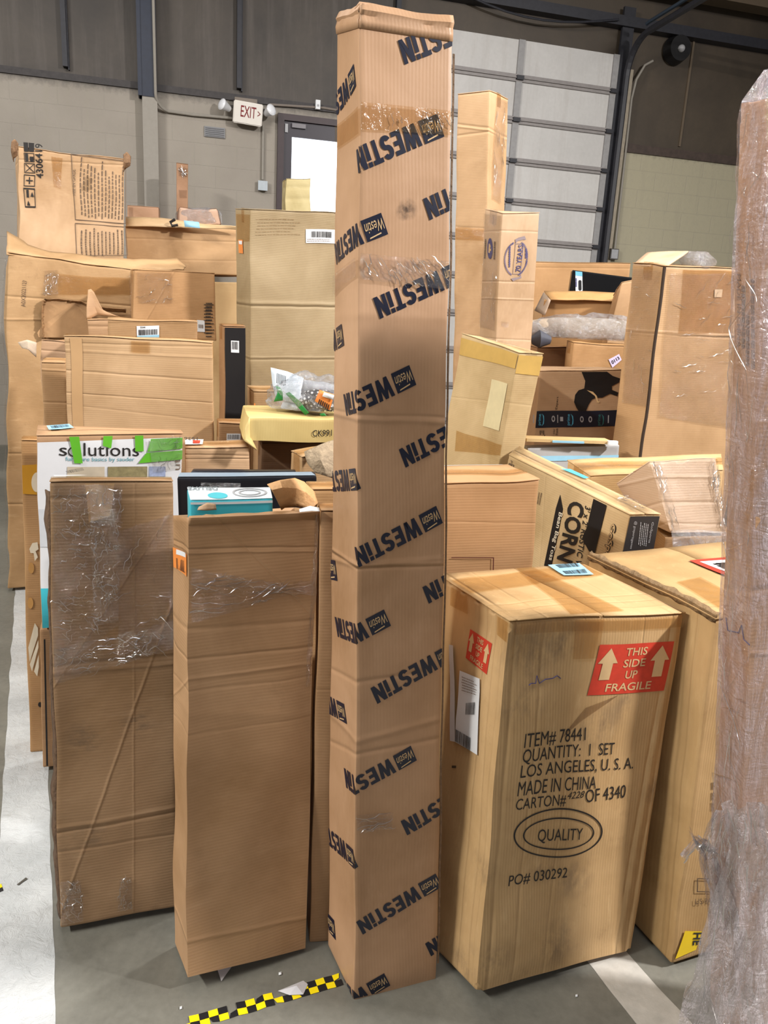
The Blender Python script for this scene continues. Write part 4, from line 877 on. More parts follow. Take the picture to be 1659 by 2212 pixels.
for fc in bm.faces[n0:]: fc.material_index = 1
from_bm('stretch_film', bm, [MILKY, FOLD], Fc.root, True)
def ribbon(pts, widths, mat, parent, off, name='film_tail', sd=0, amp=.02, nx=8):
    """a crumpled hanging ribbon of film through the given points"""
    bm = bmesh.new(); pr = None; L = len(pts)-1; N_ = 12*L
    for i in range(N_+1):
        t_ = i/N_*L; k = min(int(t_), L-1); f = t_-k; f = f*f*(3-2*f)
        p = pts[k].lerp(pts[k+1], f); w_ = widths[k]*(1-f)+widths[k+1]*f; row = []
        for j in range(nx+1):
            a = j/nx-.5
            q = p+Vector((a*w_, abs(a)*w_*.25, 0))
            d = noise.noise_vector(Vector((q.x*14, q.z*5, j*.9+sd)))*amp + noise.noise_vector(Vector((q.x*44, q.z*14, j*1.7+sd)))*amp*.6
            q = q+d; q.z = max(q.z, .004); row.append(bm.verts.new(q-off))
        if pr: [bm.faces.new((pr[j], pr[j+1], row[j+1], row[j])) for j in range(nx)]
        pr = row
    rnd = random.Random(sd); n0 = len(bm.faces)
    for k in range(int(7*L)):
        t0 = rnd.uniform(0, L-.3); a = rnd.uniform(-.5, .5); tl = rnd.uniform(.2, .7); q_ = []
        for m_ in range(9):
            t_ = min(L-.001, t0+tl*m_/8); kk = int(t_); f = t_-kk; f = f*f*(3-2*f); w_ = widths[kk]*(1-f)+widths[kk+1]*f
            p = pts[kk].lerp(pts[kk+1], f)+Vector((a*w_, abs(a)*w_*.25-.012, 0)); p = p+noise.noise_vector(p*13+Vector((sd, k, 0)))*amp*.8; p.z = max(p.z, .006); q_.append(p-off)
        rr = rnd.uniform(.0006, .0018); tube_bm(bm, q_, [rr*.2, rr*.6, rr, rr, rr, rr, rr*.8, rr*.5, rr*.2], 5)
    bm.faces.ensure_lookup_table()
    for fc in bm.faces[n0:]: fc.material_index = 1
    return from_bm(name, bm, [mat, FOLD], parent, True)
HAZY = film('bunched_film', .30, (.97, .95, .95), .10, .10, sc=(16, 16, 4), bump=.03, hazecol=(224, 214, 216), streak=.35)
pts = [at(1560, 1755, 1.36), at(1545, 1850, 1.35), at(1558, 1950, 1.36), at(1580, 2040, 1.33), at(1560, 2150, 1.30), at(1570, 2260, 1.27)]
ribbon(pts, (.03, .05, .06, .08, .14, .20), HAZY, Fc.root, Fc.o, sd=1, amp=.016)
ribbon([at(1500, 1800, 1.37), at(1525, 1830, 1.36), at(1552, 1900, 1.36), at(1575, 2010, 1.34)], (.012, .035, .04, .06), HAZY, Fc.root, Fc.o, sd=4, amp=.02)
ribbon([at(1475, 1850, 1.37), at(1508, 1815, 1.37), at(1540, 1840, 1.36)], (.004, .02, .03), HAZY, Fc.root, Fc.o, sd=6, amp=.012)
ribbon([at(1620, 1740, 1.31), at(1640, 1850, 1.30), at(1620, 2000, 1.29), at(1610, 2230, 1.25)], (.10, .12, .16, .22), HAZY, Fc.root, Fc.o, sd=9, amp=.02)
# ---- left side behind the front row ---------------------------------------------------------------------------
J = Carton('J', 'thin brown box with dark side line under the white printed box, far left', cb((184, 140, 98), 'h', wear=.5), cell=.05, flaps=False, tape=False)
J.shapes('F', [(92, 1380), (100, 1380), (105, 1655), (97, 1655)], [rect(.3, 0, .75, 1)], BLACK, 'printed_line', .003)
G = Carton('G', 'white printed box with green tape strips standing behind the film-wrapped box', cb((182, 140, 100), 'h', wear=.4), cell=.04, seam='u', tape=False)
G.decal('F', [(79, 955), (394, 945), (398, 1360), (91, 1356)], plain('white_litho', (224, 224, 226), .4, var=.02), 'printed_wrap', .0015)
G.text('F', 's', [(127, 966), (144, 966), (144, 984), (127, 984)], INK, 'printed_title', .003, 0)
G.text('F', 'lutions', [(180, 956), (300, 959), (300, 986), (180, 984)], INK, 'printed_title', .003, 0)
G.shapes('F', [(146, 964), (170, 964), (170, 986), (146, 986)], ring(.5, .5, .5, .5, .12, 28), INK, 'printed_title', .003)
G.text('F', 'furniture basics by sauder', [(141, 986), (290, 988), (290, 999), (141, 998)], plain('teal_lettering', (92, 158, 170), .5), 'printed_subtitle', .003)
for q in ([(148, 926), (170, 926), (178, 1000), (160, 1000)], [(224, 928), (244, 930), (240, 968), (222, 962)], [(292, 930), (310, 930), (310, 975), (292, 975)]): G.decal('F', q, GREEN, 'green_tape', .004, wr=.002)
G.decal('F', [(326, 948), (394, 945), (396, 968), (318, 976)], GREEN, 'green_tape', .0042, wr=.002)
G.decal('F', [(316, 978), (394, 972), (396, 992), (298, 1001)], GREEN, 'green_tape', .0046, wr=.002)
G.decal('F', [(232, 1008), (318, 1008), (318, 1030), (232, 1030)], plain('photo_band', (128, 118, 86), .4, var=.4, scale=60), 'printed_photo', .003)
G.decal('F', [(322, 1008), (358, 1008), (358, 1030), (322, 1030)], plain('photo_blue', (150, 160, 188), .4, var=.3, scale=60), 'printed_photo', .003)
G.decal('F', [(145, 1008), (225, 1008), (225, 1030), (145, 1030)], plain('photo_floor', (196, 182, 160), .4, var=.1), 'printed_photo', .003)
G.text('F', 'ut', [(378, 1016), (378, 990), (390, 990), (390, 1016)], GREYINK, 'printed_title', .003)
G.decal('F', [(84, 1100), (108, 1100), (108, 1180), (86, 1180)], plain('pale_grey_print', (206, 208, 212), .4), 'printed_panel', .003)
G.decal('F', [(87, 1270), (130, 1270), (130, 1358), (91, 1358)], TEAL, 'printed_panel', .003)
lb = G.decal('T', [(100, 926), (150, 922), (160, 930), (105, 934)], LBLUE, 'label', .009, wr=.003)
G.barcode('T', [(108, 927), (146, 924), (150, 929), (112, 932)], lb, ext=.0125)
G.decal('F', [(320, 950), (396, 940), (396, 1010), (330, 1020)], CLEAR, 'stretch_film', .006, wr=.006, folds=22, dirs=(.2, 1.0, 2.2), length=.04)
H = Carton('H', 'brown box printed with ochre patches and white scrawls at the left edge', cb((186, 142, 94), 'h', wear=.4), cell=.05)
H.decal('F', [(48, 1005), (80, 1004), (80, 1068), (50, 1066)], OCHRE, 'printed_panel', .002)
H.shapes('F', [(52, 1010), (92, 1010), (92, 1080), (52, 1080)], ring(.7, .55, .3, .3, .3, 20), CREAMP, 'printed_shape', .003)
FAINT = plain('faint_ochre', (190, 142, 82), .5)
for y in (1215, 1290): H.shapes('F', [(60, y), (76, y), (77, y+24), (61, y+24)], ring(.4, .5, .4, .5, .4, 18, ty=.5), FAINT, 'printed_shape', .0024)
H.shapes('F', [(60, 1168), (82, 1168), (83, 1212), (61, 1212)], [[(.1, .6), (.4, .9), (.9, .95), (1, .6), (.7, .5), (.9, .2), (.6, 0), (.5, .4), (.2, .4)]], CREAMP, 'printed_shape', .003)
H.shapes('F', [(62, 1345), (84, 1345), (86, 1450), (64, 1450)], [[(0, .5), (.7, 1), (1, .9), (1, .75), (.1, .2)], [(.1, .15), (1, .65), (1, .5), (.3, 0)], [(.5, 0), (1, .35), (1, .1), (.8, -.1)]], CREAMP, 'printed_shape', .003)
H.shapes('F', [(82, 1516), (91, 1516), (91, 1527), (82, 1527)], ring(.5, .5, .5, .5, .5, 16), INK, 'printed_dot', .003)

I = Carton('I', 'big battered box with torn open front panel and rumpled top, left', cb((190, 150, 104), 'h', [hz('F', 980, 20, 70, 0, .006, -.004), hz('F', 1090, 20, 70, 0, .006, -.004), hz('F', 690, 20, 110, 0, .006, .004), hz('F', 640, 20, 270, 20, .006, -.004)], wear=.9), cell=.06, amp=.02, jit=.016, seam='u', lift=.02, tape=False)
I.text('F', 'A0X20221127', [(50, 663), (50, 606), (60, 606), (60, 663)], INK2, 'printed_text', .004)
I.decal('F', [(97, 585), (128, 585), (130, 640), (97, 640)], CLEAR, 'clear_tape', .004, wr=.006, folds=24, dirs=(.1, 1.4), length=.04, r=.0014)
I.decal('F', [(128, 593), (285, 604), (285, 640), (130, 636)], TAPE, 'packing_tape', .004, wr=.004)
# torn hole: an inner panel shows behind ragged lips
hole = [(95, 650), (125, 648), (165, 655), (188, 658), (200, 690), (212, 720), (190, 728), (85, 725), (82, 715), (92, 700), (97, 680)]
TL, TR, BR, BL = [Vector(p) for p in I.uvq('F', [(80, 640), (215, 640), (215, 730), (80, 730)])]
def unit(p): return ((p[0]-80)/135.0, 1-(p[1]-640)/90.0)
ip = I.shapes('F', [(80, 640), (215, 640), (215, 730), (80, 730)], [[unit(p) for p in hole]], plain('inner_board', (186, 146, 104), .7, bump=.002), 'inner_panel', .022)
bm = bmesh.new(); pr = None; hp = [(93, 728), (94, 690), (97, 660), (102, 648), (130, 646), (160, 650), (178, 652), (195, 662), (225, 664), (270, 668)]
for i in range(60):
    t_ = i/59*(len(hp)-1); k = min(int(t_), len(hp)-2); f = t_-k; p = Vector(hp[k]).lerp(Vector(hp[k+1]), f)
    j_ = noise.noise(Vector((i*.7, 1, 1))); u, v = I.pt['F'].px(p.x, p.y)
    nx_ = Vector((hp[k+1][1]-hp[k][1], -(hp[k+1][0]-hp[k][0]))).normalized()
    p2 = p+nx_*(-5-6*abs(j_)); u2, v2 = I.pt['F'].px(p2.x, p2.y)
    r_ = [bm.verts.new(I.disp('F', u2, v2, .006)), bm.verts.new(I.disp('F', u, v, .035+.015*j_)), bm.verts.new(I.disp('F', u, v, .02))]
    if pr: [bm.faces.new((pr[q], pr[q+1], r_[q+1], r_[q])) for q in range(2)]
    pr = r_
o = from_bm('torn_lip', bm, plain('torn_lip_board', (150, 116, 80), .8, var=.3, bump=.01, scale=60), I.root, True); md = o.modifiers.new('t', 'SOLIDIFY'); md.thickness = .004
def sheet(name, rows, mat, parent, off, sub=4, amp=.006, thick=.004, sd=0):
    """a bent board sheet through rows of points (each row the same count)"""
    bm = bmesh.new(); R_, Cn = len(rows), len(rows[0]); g = []
    for j in range((R_-1)*sub+1):
        a = min(j//sub, R_-2); f = j/sub-a; row = []
        for i in range((Cn-1)*sub+1):
            b = min(i//sub, Cn-2); e = i/sub-b
            p = (rows[a][b]*(1-e)+rows[a][b+1]*e)*(1-f)+(rows[a+1][b]*(1-e)+rows[a+1][b+1]*e)*f
            row.append(bm.verts.new(p+noise.noise_vector(p*7+Vector((sd, 0, 0)))*amp-off))
        g.append(row)
    for j in range(len(g)-1):
        for i in range(len(g[0])-1): bm.faces.new((g[j][i], g[j][i+1], g[j+1][i+1], g[j+1][i]))
    o = from_bm(name, bm, mat, parent, True)
    if thick: md = o.modifiers.new('t', 'SOLIDIFY'); md.thickness = thick
    return o
sheet('lifted_flap', [[at(16, 500, 4.2), at(60, 530, 4.15), at(110, 546, 4.15), at(180, 552, 4.15), at(290, 565, 4.22), at(380, 556, 4.3), at(398, 575, 4.3)],
                      [at(16, 552, 3.86), at(60, 556, 3.9), at(110, 562, 3.95), at(180, 572, 4.0), at(290, 590, 4.12), at(382, 580, 4.16), at(396, 582, 4.16)]], I.mat, I.root, I.o, 5, .014, .006)
I.decal('L', [(12, 560), (16, 545), (20, 1260), (15, 1240)], WRAP, 'stretch_film', .006, wr=.008, folds=12, dirs=(1.5,), length=.1)

K = Carton('K', 'tall box with number 4306419 and long printed text panel, upper left', cb((206, 166, 124), 'h', [hz('F', 345, 45, 270, 12, .006, -.004)], wear=.35), cell=.06, amp=.008, jit=.012, flaps=True, tape=False, lift=.012)
K.text('F', '4306419', [(78, 386), (78, 312), (94, 312), (94, 386)], INK, 'printed_number', .004, .012)
sq = lambda y0, y1: [(51, y0), (76, y0+1), (76, y1), (52, y1)]
for y0, y1, fill in ((310, 330, 2), (332, 352, 1), (354, 376, 3), (379, 405, 0), (408, 450, 4)):
    P = frame(0, 0, 1, 1, .06, .07)
    if fill == 2: P = [rect(0, 0, .45, 1), rect(.5, 0, 1, 1)]
    if fill == 1: P += [rect(.1, .1, .4, .9), rect(.55, .1, .9, .6)]
    if fill == 3: P += [[(.1, .15), (.16, .1), (.9, .85), (.84, .9)], [(.1, .85), (.84, .1), (.9, .15), (.16, .9)]]
    if fill == 0: P += [rect(.2, .45, .8, .55), rect(.45, .2, .55, .8)]
    if fill == 4: P += [[(.2, .1), (.5, .1), (.35, .35)], [(.6, .55), (.9, .55), (.75, .8)], rect(.25, .5, .45, .9)]
    K.shapes('F', sq(y0, y1), P, INK, 'printed_symbol', .004)
K.shapes('F', [(152, 330), (272, 347), (272, 485), (162, 476)], frame(0, 0, 1, 1, .012, .012)+[], INK2, 'printed_frame', .004)
K.shapes('F', [(162, 482), (272, 490), (276, 553), (165, 553)], frame(0, 0, 1, 1, .012, .02), INK2, 'printed_frame', .004)
K.text('F', 'MISE EN GARDE:', [(159, 420), (159, 364), (165, 364), (165, 420)], INK2, 'printed_text', .004)
K.fine('F', [(172, 340), (270, 352), (268, 480), (172, 470)], 13, INK2, 'fine_print', True, .30, .004, None, 5)
K.fine('F', [(172, 488), (268, 494), (268, 553), (172, 553)], 11, INK2, 'fine_print', True, .28, .004, None, 6)
K.decal('F', [(112, 338), (135, 340), (132, 406), (116, 402)], TAPE, 'packing_tape', .003)
K.decal('F', [(95, 312), (147, 316), (147, 330), (95, 326)], CLEAR, 'clear_tape', .006, wr=.006)
for (a_, b_), c_ in (((( 27, 306), (40, 352)), 'L'), (((266, 332), (281, 372)), 'R')):
    y_ = 4.88 if c_ == 'L' else 4.96
    sheet('crushed_corner', [[at(a_[0], a_[1], y_), at((a_[0]+b_[0])/2, a_[1]-4, y_-.03), at(b_[0], a_[1]+6, y_)], [at(a_[0]+2, (a_[1]+b_[1])/2, y_-.03), at((a_[0]+b_[0])/2, (a_[1]+b_[1])/2, y_-.07), at(b_[0], (a_[1]+b_[1])/2, y_-.02)], [at(a_[0]+5, b_[1], y_), at((a_[0]+b_[0])/2, b_[1]-8, y_-.02), at(b_[0], b_[1]-14, y_)]], plain('crushed_board', (140, 108, 80), .8, var=.3, bump=.02, scale=30), K.root, K.o, 5, .012, .004, 3)

M_ = Carton('M', 'plain brown box beneath the wide flat box, left of tall taped box', cb((200, 162, 112), 'h', wear=.3), cell=.08, flaps=False, tape=False)
L = Carton('L', 'wide brown box with sloping light lid band, behind the numbered box', cb((196, 154, 108), 'h', [hz('F', 515, 285, 510, 8, .006, -.003), hz('F', 560, 285, 510, 4, .006, -.002)], wear=.5), cell=.07, flaps=False, tape=False)
sheet('raised_flap', [[at(272, 469, 5.62), at(350, 472, 5.62), at(440, 484, 5.62), at(518, 489, 5.62)], [at(272, 490, 5.53), at(350, 491, 5.55), at(440, 494, 5.6), at(518, 496, 5.64)]], cb((218, 182, 136), 'h')(L), L.root, L.o, 4, .004, .005)
bm = bmesh.new(); tube_bm(bm, [at(378, 474, 5.54), at(368, 480, 5.54), at(372, 488, 5.54), at(384, 486, 5.54)], .010, 6); 
for v in bm.verts: v.co -= L.o
from_bm('printed_letter', bm, INK, L.root)
lb = sheet('blue_label', [[at(397, 476, 5.53), at(430, 480, 5.53)], [at(399, 490, 5.515), at(432, 493, 5.515)]], LBLUE, L.root, L.o, 2, 0, .001)
N = Carton('N', 'small film-wrapped package resting on the wide box, below exit sign', cb((206, 168, 140), 'h', wear=.3), name='wrapped_package', cat='package', cell=.05, amp=.02, jit=.02, bev=.02, flaps=False, tape=False)
bm = bmesh.new(); bmesh.ops.create_uvsphere(bm, u_segments=40, v_segments=24, radius=1)
mn = [min(c[i] for c in N.cs) for i in range(3)]; mx = [max(c[i] for c in N.cs) for i in range(3)]
Xd = (N.pt['F'].c[1]-N.pt['F'].c[0]); Yd = (N.pt['L'].c[0]-N.pt['L'].c[1]); ctr = sum((c-N.o for c in N.cs), Vector())/8
for v in bm.verts:
    s_ = lambda x: math.copysign(abs(x)**.42, x)
    p = ctr+Xd*(.54*s_(v.co.x))+Yd*(-.54*s_(v.co.y))+Vector((0, 0, 1))*((.060 if v.co.z > 0 else .050)*s_(v.co.z)*(1.25-.4*v.co.x**2 if v.co.z > 0 else 1))
    v.co = p+noise.noise_vector(p*14)*.012
from_bm('stretch_film', bm, BAGF, N.root, True)
O = Carton('O', 'narrow upright box with shiny tape on top, leaning near block wall', cb((176, 132, 98), 'h', wear=.3), cell=.1)
O.decal('F', [(384, 362), (405, 364), (405, 382), (386, 380)], CLEAR, 'clear_tape', .004, wr=.008, folds=16, dirs=(.1, .8, 2), length=.06, r=.003)
O.decal('F', [(386, 410), (404, 410), (404, 428), (388, 428)], CLEAR, 'clear_tape', .004, wr=.004)
P_ = Carton('P', 'low brown box far back, between numbered box and narrow upright', cb((182, 138, 104), 'h', wear=.3), cell=.1)
P_.decal('F', [(278, 447), (288, 448), (288, 468), (278, 468)], CLEAR, 'clear_tape', .004, wr=.006)
Q = Carton('Q', 'large upright olive-brown carton with white barcode label, behind printed column', cb((168, 144, 106), 'h', [hz('F', 655, 545, 718, 3, .010, .004), hz('F', 661, 545, 718, 3, .006, -.004), hz('F', 772, 545, 718, 0, .005, .002), hz('F', 777, 545, 718, 0, .005, -.002)], wear=.35, fl=1.5, rough=.55), cell=.05, amp=.006, jit=.006)
lb = Q.decal('F', [(662, 496), (728, 497), (728, 527), (662, 526)], WHITE, 'shipping_label', .003)
Q.barcode('F', [(674, 501), (716, 502), (716, 515), (674, 514)], lb, n=20, ext=.004); Q.fine('F', [(664, 516), (716, 517), (716, 524), (664, 524)], 2, GREYINK, 'label_text', False, .3, .004, lb)
lb = Q.decal('L', [(515, 517), (525, 517), (526, 546), (516, 545)], ORANGE, 'price_label', .003)
Q.decal('L', [(516, 519), (524, 519), (524, 527), (517, 526)], WHITE, 'label_panel', .004, lb)
Q.fine('F', [(552, 468), (650, 470), (650, 510), (552, 508)], 6, plain('faint_print', (158, 132, 96), .6), 'fine_print', False, .2, .003, None, 8)
Q.decal('L', [(511, 462), (540, 462), (541, 520), (512, 520)], TAPE, 'packing_tape', .002)
S = Carton('S', 'pale yellowish box standing in front of the bright door glass', cb((214, 194, 140), 'h', [hz('F', 405, 615, 668, 0, .02, -.006), hz('F', 430, 615, 668, 0, .02, -.006)], wear=.4), cell=.08, jit=.014, amp=.02)
T0 = Carton('T0', 'dark-shaded box supporting the small-print carton, mostly hidden behind plain box', cb((168, 128, 90), 'h'), cell=.08)
Tb = Carton('T', 'medium carton with tiny printed list and white label at lower corner', cb((188, 143, 96), 'h', [('F', (375, 590), (340, 650), .004, .002)], wear=.35), cell=.05, amp=.007)
Tb.fine('F', [(440, 655), (462, 655), (462, 722), (440, 722)], 10, INK, 'fine_print', False, .35, .003, None, 12)
Tb.fine('F', [(444, 652), (458, 652), (458, 730), (444, 730)], 11, INK, 'printed_list', False, .4, .003, None, 14)
lb = Tb.decal('F', [(425, 691), (442, 692), (442, 717), (425, 716)], WHITE, 'label', .003); Tb.barcode('F', [(428, 700), (439, 701), (439, 709), (428, 708)], lb, GREYINK, 8, .004)
Tb.decal('F', [(296, 588), (372, 590), (372, 655), (300, 655)], WRAP, 'stretch_film', .003, wr=.005, folds=14, dirs=(1.1, .1), length=.04, r=.0014)
Tb.decal('L', [(281, 590), (290, 590), (289, 726), (280, 720)], CLEAR, 'clear_tape', .004, wr=.005)
U = Carton('U', 'flat box edge with white and blue barcode label above plain box', cb((184, 144, 100), 'h', [hz('F', 694, 240, 420, 3, .004, .003)], wear=.4), cell=.05, jit=.008)
lb = U.decal('F', [(295, 703), (344, 703), (344, 730), (295, 730)], WHITE, 'shipping_label', .003)
U.barcode('F', [(299, 711), (341, 711), (341, 723), (299, 723)], lb, n=18, ext=.004); U.text('F', '5X44', [(303, 704), (314, 704), (314, 708), (303, 708)], INK, 'label_text', .004, .01, lb)
U.decal('F', [(295, 724), (344, 724), (344, 731), (295, 731)], LBLUE, 'label_band', .004, lb)
V = Carton('V', 'large plain tan box with long horizontal dents, left centre', cb((198, 160, 116), 'h', [hz('F', 800, 140, 462, 22, .004, -.0025), hz('F', 848, 140, 462, 22, .003, -.002), hz('F', 765, 300, 455, 8, .005, .002), hz('F', 741, 145, 450, 8, .004, -.002), hz('F', 880, 200, 462, 30, .004, -.001)], wear=.3), cell=.05, amp=.006, jit=.006)
V.decal('F', [(150, 728), (176, 728), (182, 925), (160, 925)], plain('board_band', (194, 156, 112), .5, var=.03), 'paper_band', .0015)
V.decal('F', [(284, 733), (325, 735), (325, 762), (284, 760)], TAPE, 'packing_tape', .003)
W = Carton('W', 'narrow brown box with folded rim, left of the large plain box', cb((188, 148, 104), 'h', [hz('F', 798, 90, 134, 3, .004, .003), hz('F', 868, 90, 134, 2, .004, -.002)], wear=.4), cell=.05)
W2 = Carton('W2', 'torn-topped box peeking above the narrow folded-rim box', cb((178, 140, 104), 'h', [hz('F', 757, 90, 134, 3, .004, -.003)], wear=.6), cell=.05, jit=.02)
sheet('torn_flap', [[at(40, 744, 3.26), at(60, 738, 3.24), at(80, 742, 3.26)], [at(48, 756, 3.24), at(62, 760, 3.22), at(78, 775, 3.26)]], plain('torn_white_liner', (198, 178, 156), .7, bump=.004), W2.root, W2.o, 4, .015, .003)
X = Carton('X', 'small box with torn peaked flap behind barcode box, left', cb((184, 144, 104), 'h', [hz('F', 705, 190, 280, 0, .006, -.003)], wear=.5), cell=.05, jit=.012)
sheet('torn_flap', [[at(189, 626, 3.56), at(196, 624, 3.56), at(203, 630, 3.56)], [at(187, 660, 3.52), at(200, 650, 3.55), at(225, 675, 3.56)], [at(187, 690, 3.5), at(210, 680, 3.55), at(260, 684, 3.56)]], X.mat, X.root, X.o, 4, .01, .004)
Y = Carton('Y', 'black-fronted box with small white barcode, beside the olive carton', cb((170, 128, 88), 'h'), cell=.05)
Y.decal('F', [(486, 706), (530, 708), (530, 925), (486, 925)], BLACK, 'printed_panel', .002)
lb = Y.decal('F', [(499, 735), (516, 736), (516, 762), (499, 761)], WHITE, 'label', .003); Y.barcode('F', [(501, 737), (514, 738), (514, 755), (501, 754)], lb, n=9, ext=.004)
Z = Carton('Z', 'small brown box with barcode sticker beside the yellow kraft tray', cb((172, 132, 92), 'h'), cell=.05)
lb = Z.decal('F', [(490, 936), (520, 936), (520, 960), (490, 960)], WHITE, 'label', .003); Z.barcode('F', [(492, 938), (518, 938), (518, 948), (492, 948)], lb, n=12, ext=.004)
AA = Carton('AA', 'small shaded box with orange sticker tucked behind the plastic bag', cb((178, 140, 96), 'h', wear=.5), cell=.05)
lb = AA.decal('F', [(541, 870), (551, 870), (551, 898), (541, 898)], ORANGE, 'price_label', .003); AA.barcode('F', [(543, 877), (549, 877), (549, 892), (543, 892)], lb, n=7, ext=.004)
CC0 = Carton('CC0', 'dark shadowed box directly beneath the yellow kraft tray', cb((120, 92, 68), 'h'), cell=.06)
CC = Carton('CC', 'flat yellow kraft tray printed CK991, under the clear bag', cb((210, 182, 116), 'v', wear=.25, rough=.6), cell=.04, amp=.005, jit=.006, flaps=False, tape=False)
CC.text('F', 'CK991', [(676, 927), (717, 927), (717, 941), (676, 941)], INK, 'printed_text', .003, .004)
sheet('side_flap', [[at(541, 900, 2.44), at(530, 925, 2.43)], [at(541, 946, 2.44), at(528, 952, 2.42)], [at(545, 950, 2.46), at(555, 972, 2.44)]], CC.mat, CC.root, CC.o, 3, .005, .003)
DD = Carton('DD', 'brown box with upside-down 1536 label, right of white printed box', cb((206, 166, 124), 'h', [hz('F', 982, 400, 535, 3, .003, -.002), hz('F', 992, 400, 535, 0, .003, -.002)], wear=.4), cell=.04)
lb = DD.decal('T', [(398, 950), (440, 950), (438, 964), (398, 965)], WHITE, 'label', .010)
DD.text('T', '1536', [(428, 957), (399, 957), (399, 951), (428, 951)], INK, 'label_text', .011, .01, lb); DD.decal('T', [(418, 957), (434, 957), (432, 963), (417, 963)], RED, 'label_square', .0112, lb)
EE1 = Carton('EE1', 'slim black box edge behind the longer black box, left centre', plain('black_glossy_board', (26, 28, 36), .3), cell=.05, flaps=False, tape=False, jit=.002)
EE1.decal('F', [(430, 1022), (620, 1020), (620, 1030), (430, 1032)], plain('photo_foliage', (96, 110, 62), .4, var=.5, scale=80), 'printed_photo', .002)
EE2 = Carton('EE2', 'long black box with pale blue top edge behind the teal box', plain('black_satin_board', (24, 25, 31), .35), cell=.05, flaps=False, tape=False, jit=.002)
EE2.decal('T', [(384, 1022), (672, 1021), (682, 1029), (384, 1031)], plain('pale_blue_top', (128, 146, 162), .35), 'printed_top', .002)
EE2.decal('F', [(435, 1040), (520, 1042), (520, 1056), (435, 1056)], BAGF, 'plastic_scrap', .004, wr=.01)
FF = Carton('FF', 'crumpled brown box right of the black boxes, beside tall printed column', cb((186, 148, 104), 'h', wear=.8), cell=.03, jit=.015, amp=.01)
sheet('torn_flap', [[at(660, 985, 2.25), at(690, 975, 2.25), at(725, 962, 2.28)], [at(665, 1010, 2.22), at(690, 1000, 2.2), at(725, 990, 2.24)], [at(678, 1030, 2.2), at(700, 1035, 2.19), at(725, 1040, 2.2)]], plain('peeled_board', (150, 132, 108), .8, var=.25, bump=.01, scale=50), FF.root, FF.o, 4, .02, .004)
GG = Carton('GG', 'teal and white printed box sitting inside the open-topped box', plain('teal_board', (70, 186, 202), .35, var=.04), cell=.04, flaps=False, tape=False, jit=.004, amp=.004)
GG.decal('T', [(390, 1054), (584, 1053), (591, 1077), (400, 1081)], plain('white_top', (224, 232, 236), .35), 'printed_top', .0015)
GG.text('T', 'DELUXE', [(470, 1060), (405, 1061), (405, 1054), (470, 1053)], plain('grey_letters', (128, 138, 142), .4), 'printed_title', .003, .01)
GG.shapes('T', [(500, 1055), (575, 1055), (580, 1074), (505, 1075)], ring(.5, .5, .5, .5, .06, 30, ty=.1)+ring(.5, .5, .32, .3, .05, 26, ty=.09), GREY, 'product_picture', .003)
GG.shapes('T', [(445, 1062), (500, 1060), (505, 1078), (450, 1078)], ring(.4, .4, .4, .4, .4, 20), TEAL, 'printed_shape', .0026)
GG.decal('F', [(400, 1084), (592, 1080), (592, 1086), (400, 1090)], WHITE, 'printed_stripe', .002)
kr = plain('rumpled_kraft', (196, 152, 104), .6, var=.12, bump=.012, scale=18)
o = empty('kraft_paper', at(630, 1090, 1.70), 'crumpled brown kraft paper bulging out of the open-topped box', 'paper')
sheet('folded_sheet', [[at(578, 1052, 1.69), at(605, 1042, 1.70), at(635, 1034, 1.76), at(655, 1040, 1.78), at(676, 1060, 1.80)],
                       [at(588, 1062, 1.67), at(610, 1056, 1.685), at(640, 1055, 1.74), at(660, 1062, 1.76), at(684, 1085, 1.78)],
                       [at(606, 1102, 1.722), at(614, 1096, 1.725), at(640, 1092, 1.74), at(660, 1096, 1.755), at(680, 1102, 1.77)]], kr, o, o.location, 5, .008, .002)
sheet('torn_strip', [[at(432, 1096, 1.648), at(450, 1086, 1.65), at(468, 1090, 1.655)], [at(428, 1103, 1.640), at(450, 1104, 1.645), at(470, 1103, 1.652)]], plain('torn_liner', (182, 150, 118), .7, bump=.004), o, o.location, 3, .006, .002)
sheet('white_scrap', [[at(648, 1100, 1.69), at(672, 1092, 1.69), at(690, 1096, 1.70)], [at(650, 1106, 1.67), at(675, 1103, 1.67), at(692, 1104, 1.67)]], WHITE, o, o.location, 3, .006, .001)
II = Carton('II', 'small tan box half hidden between kraft paper and printed column', cb((192, 150, 102), 'h'), cell=.04)

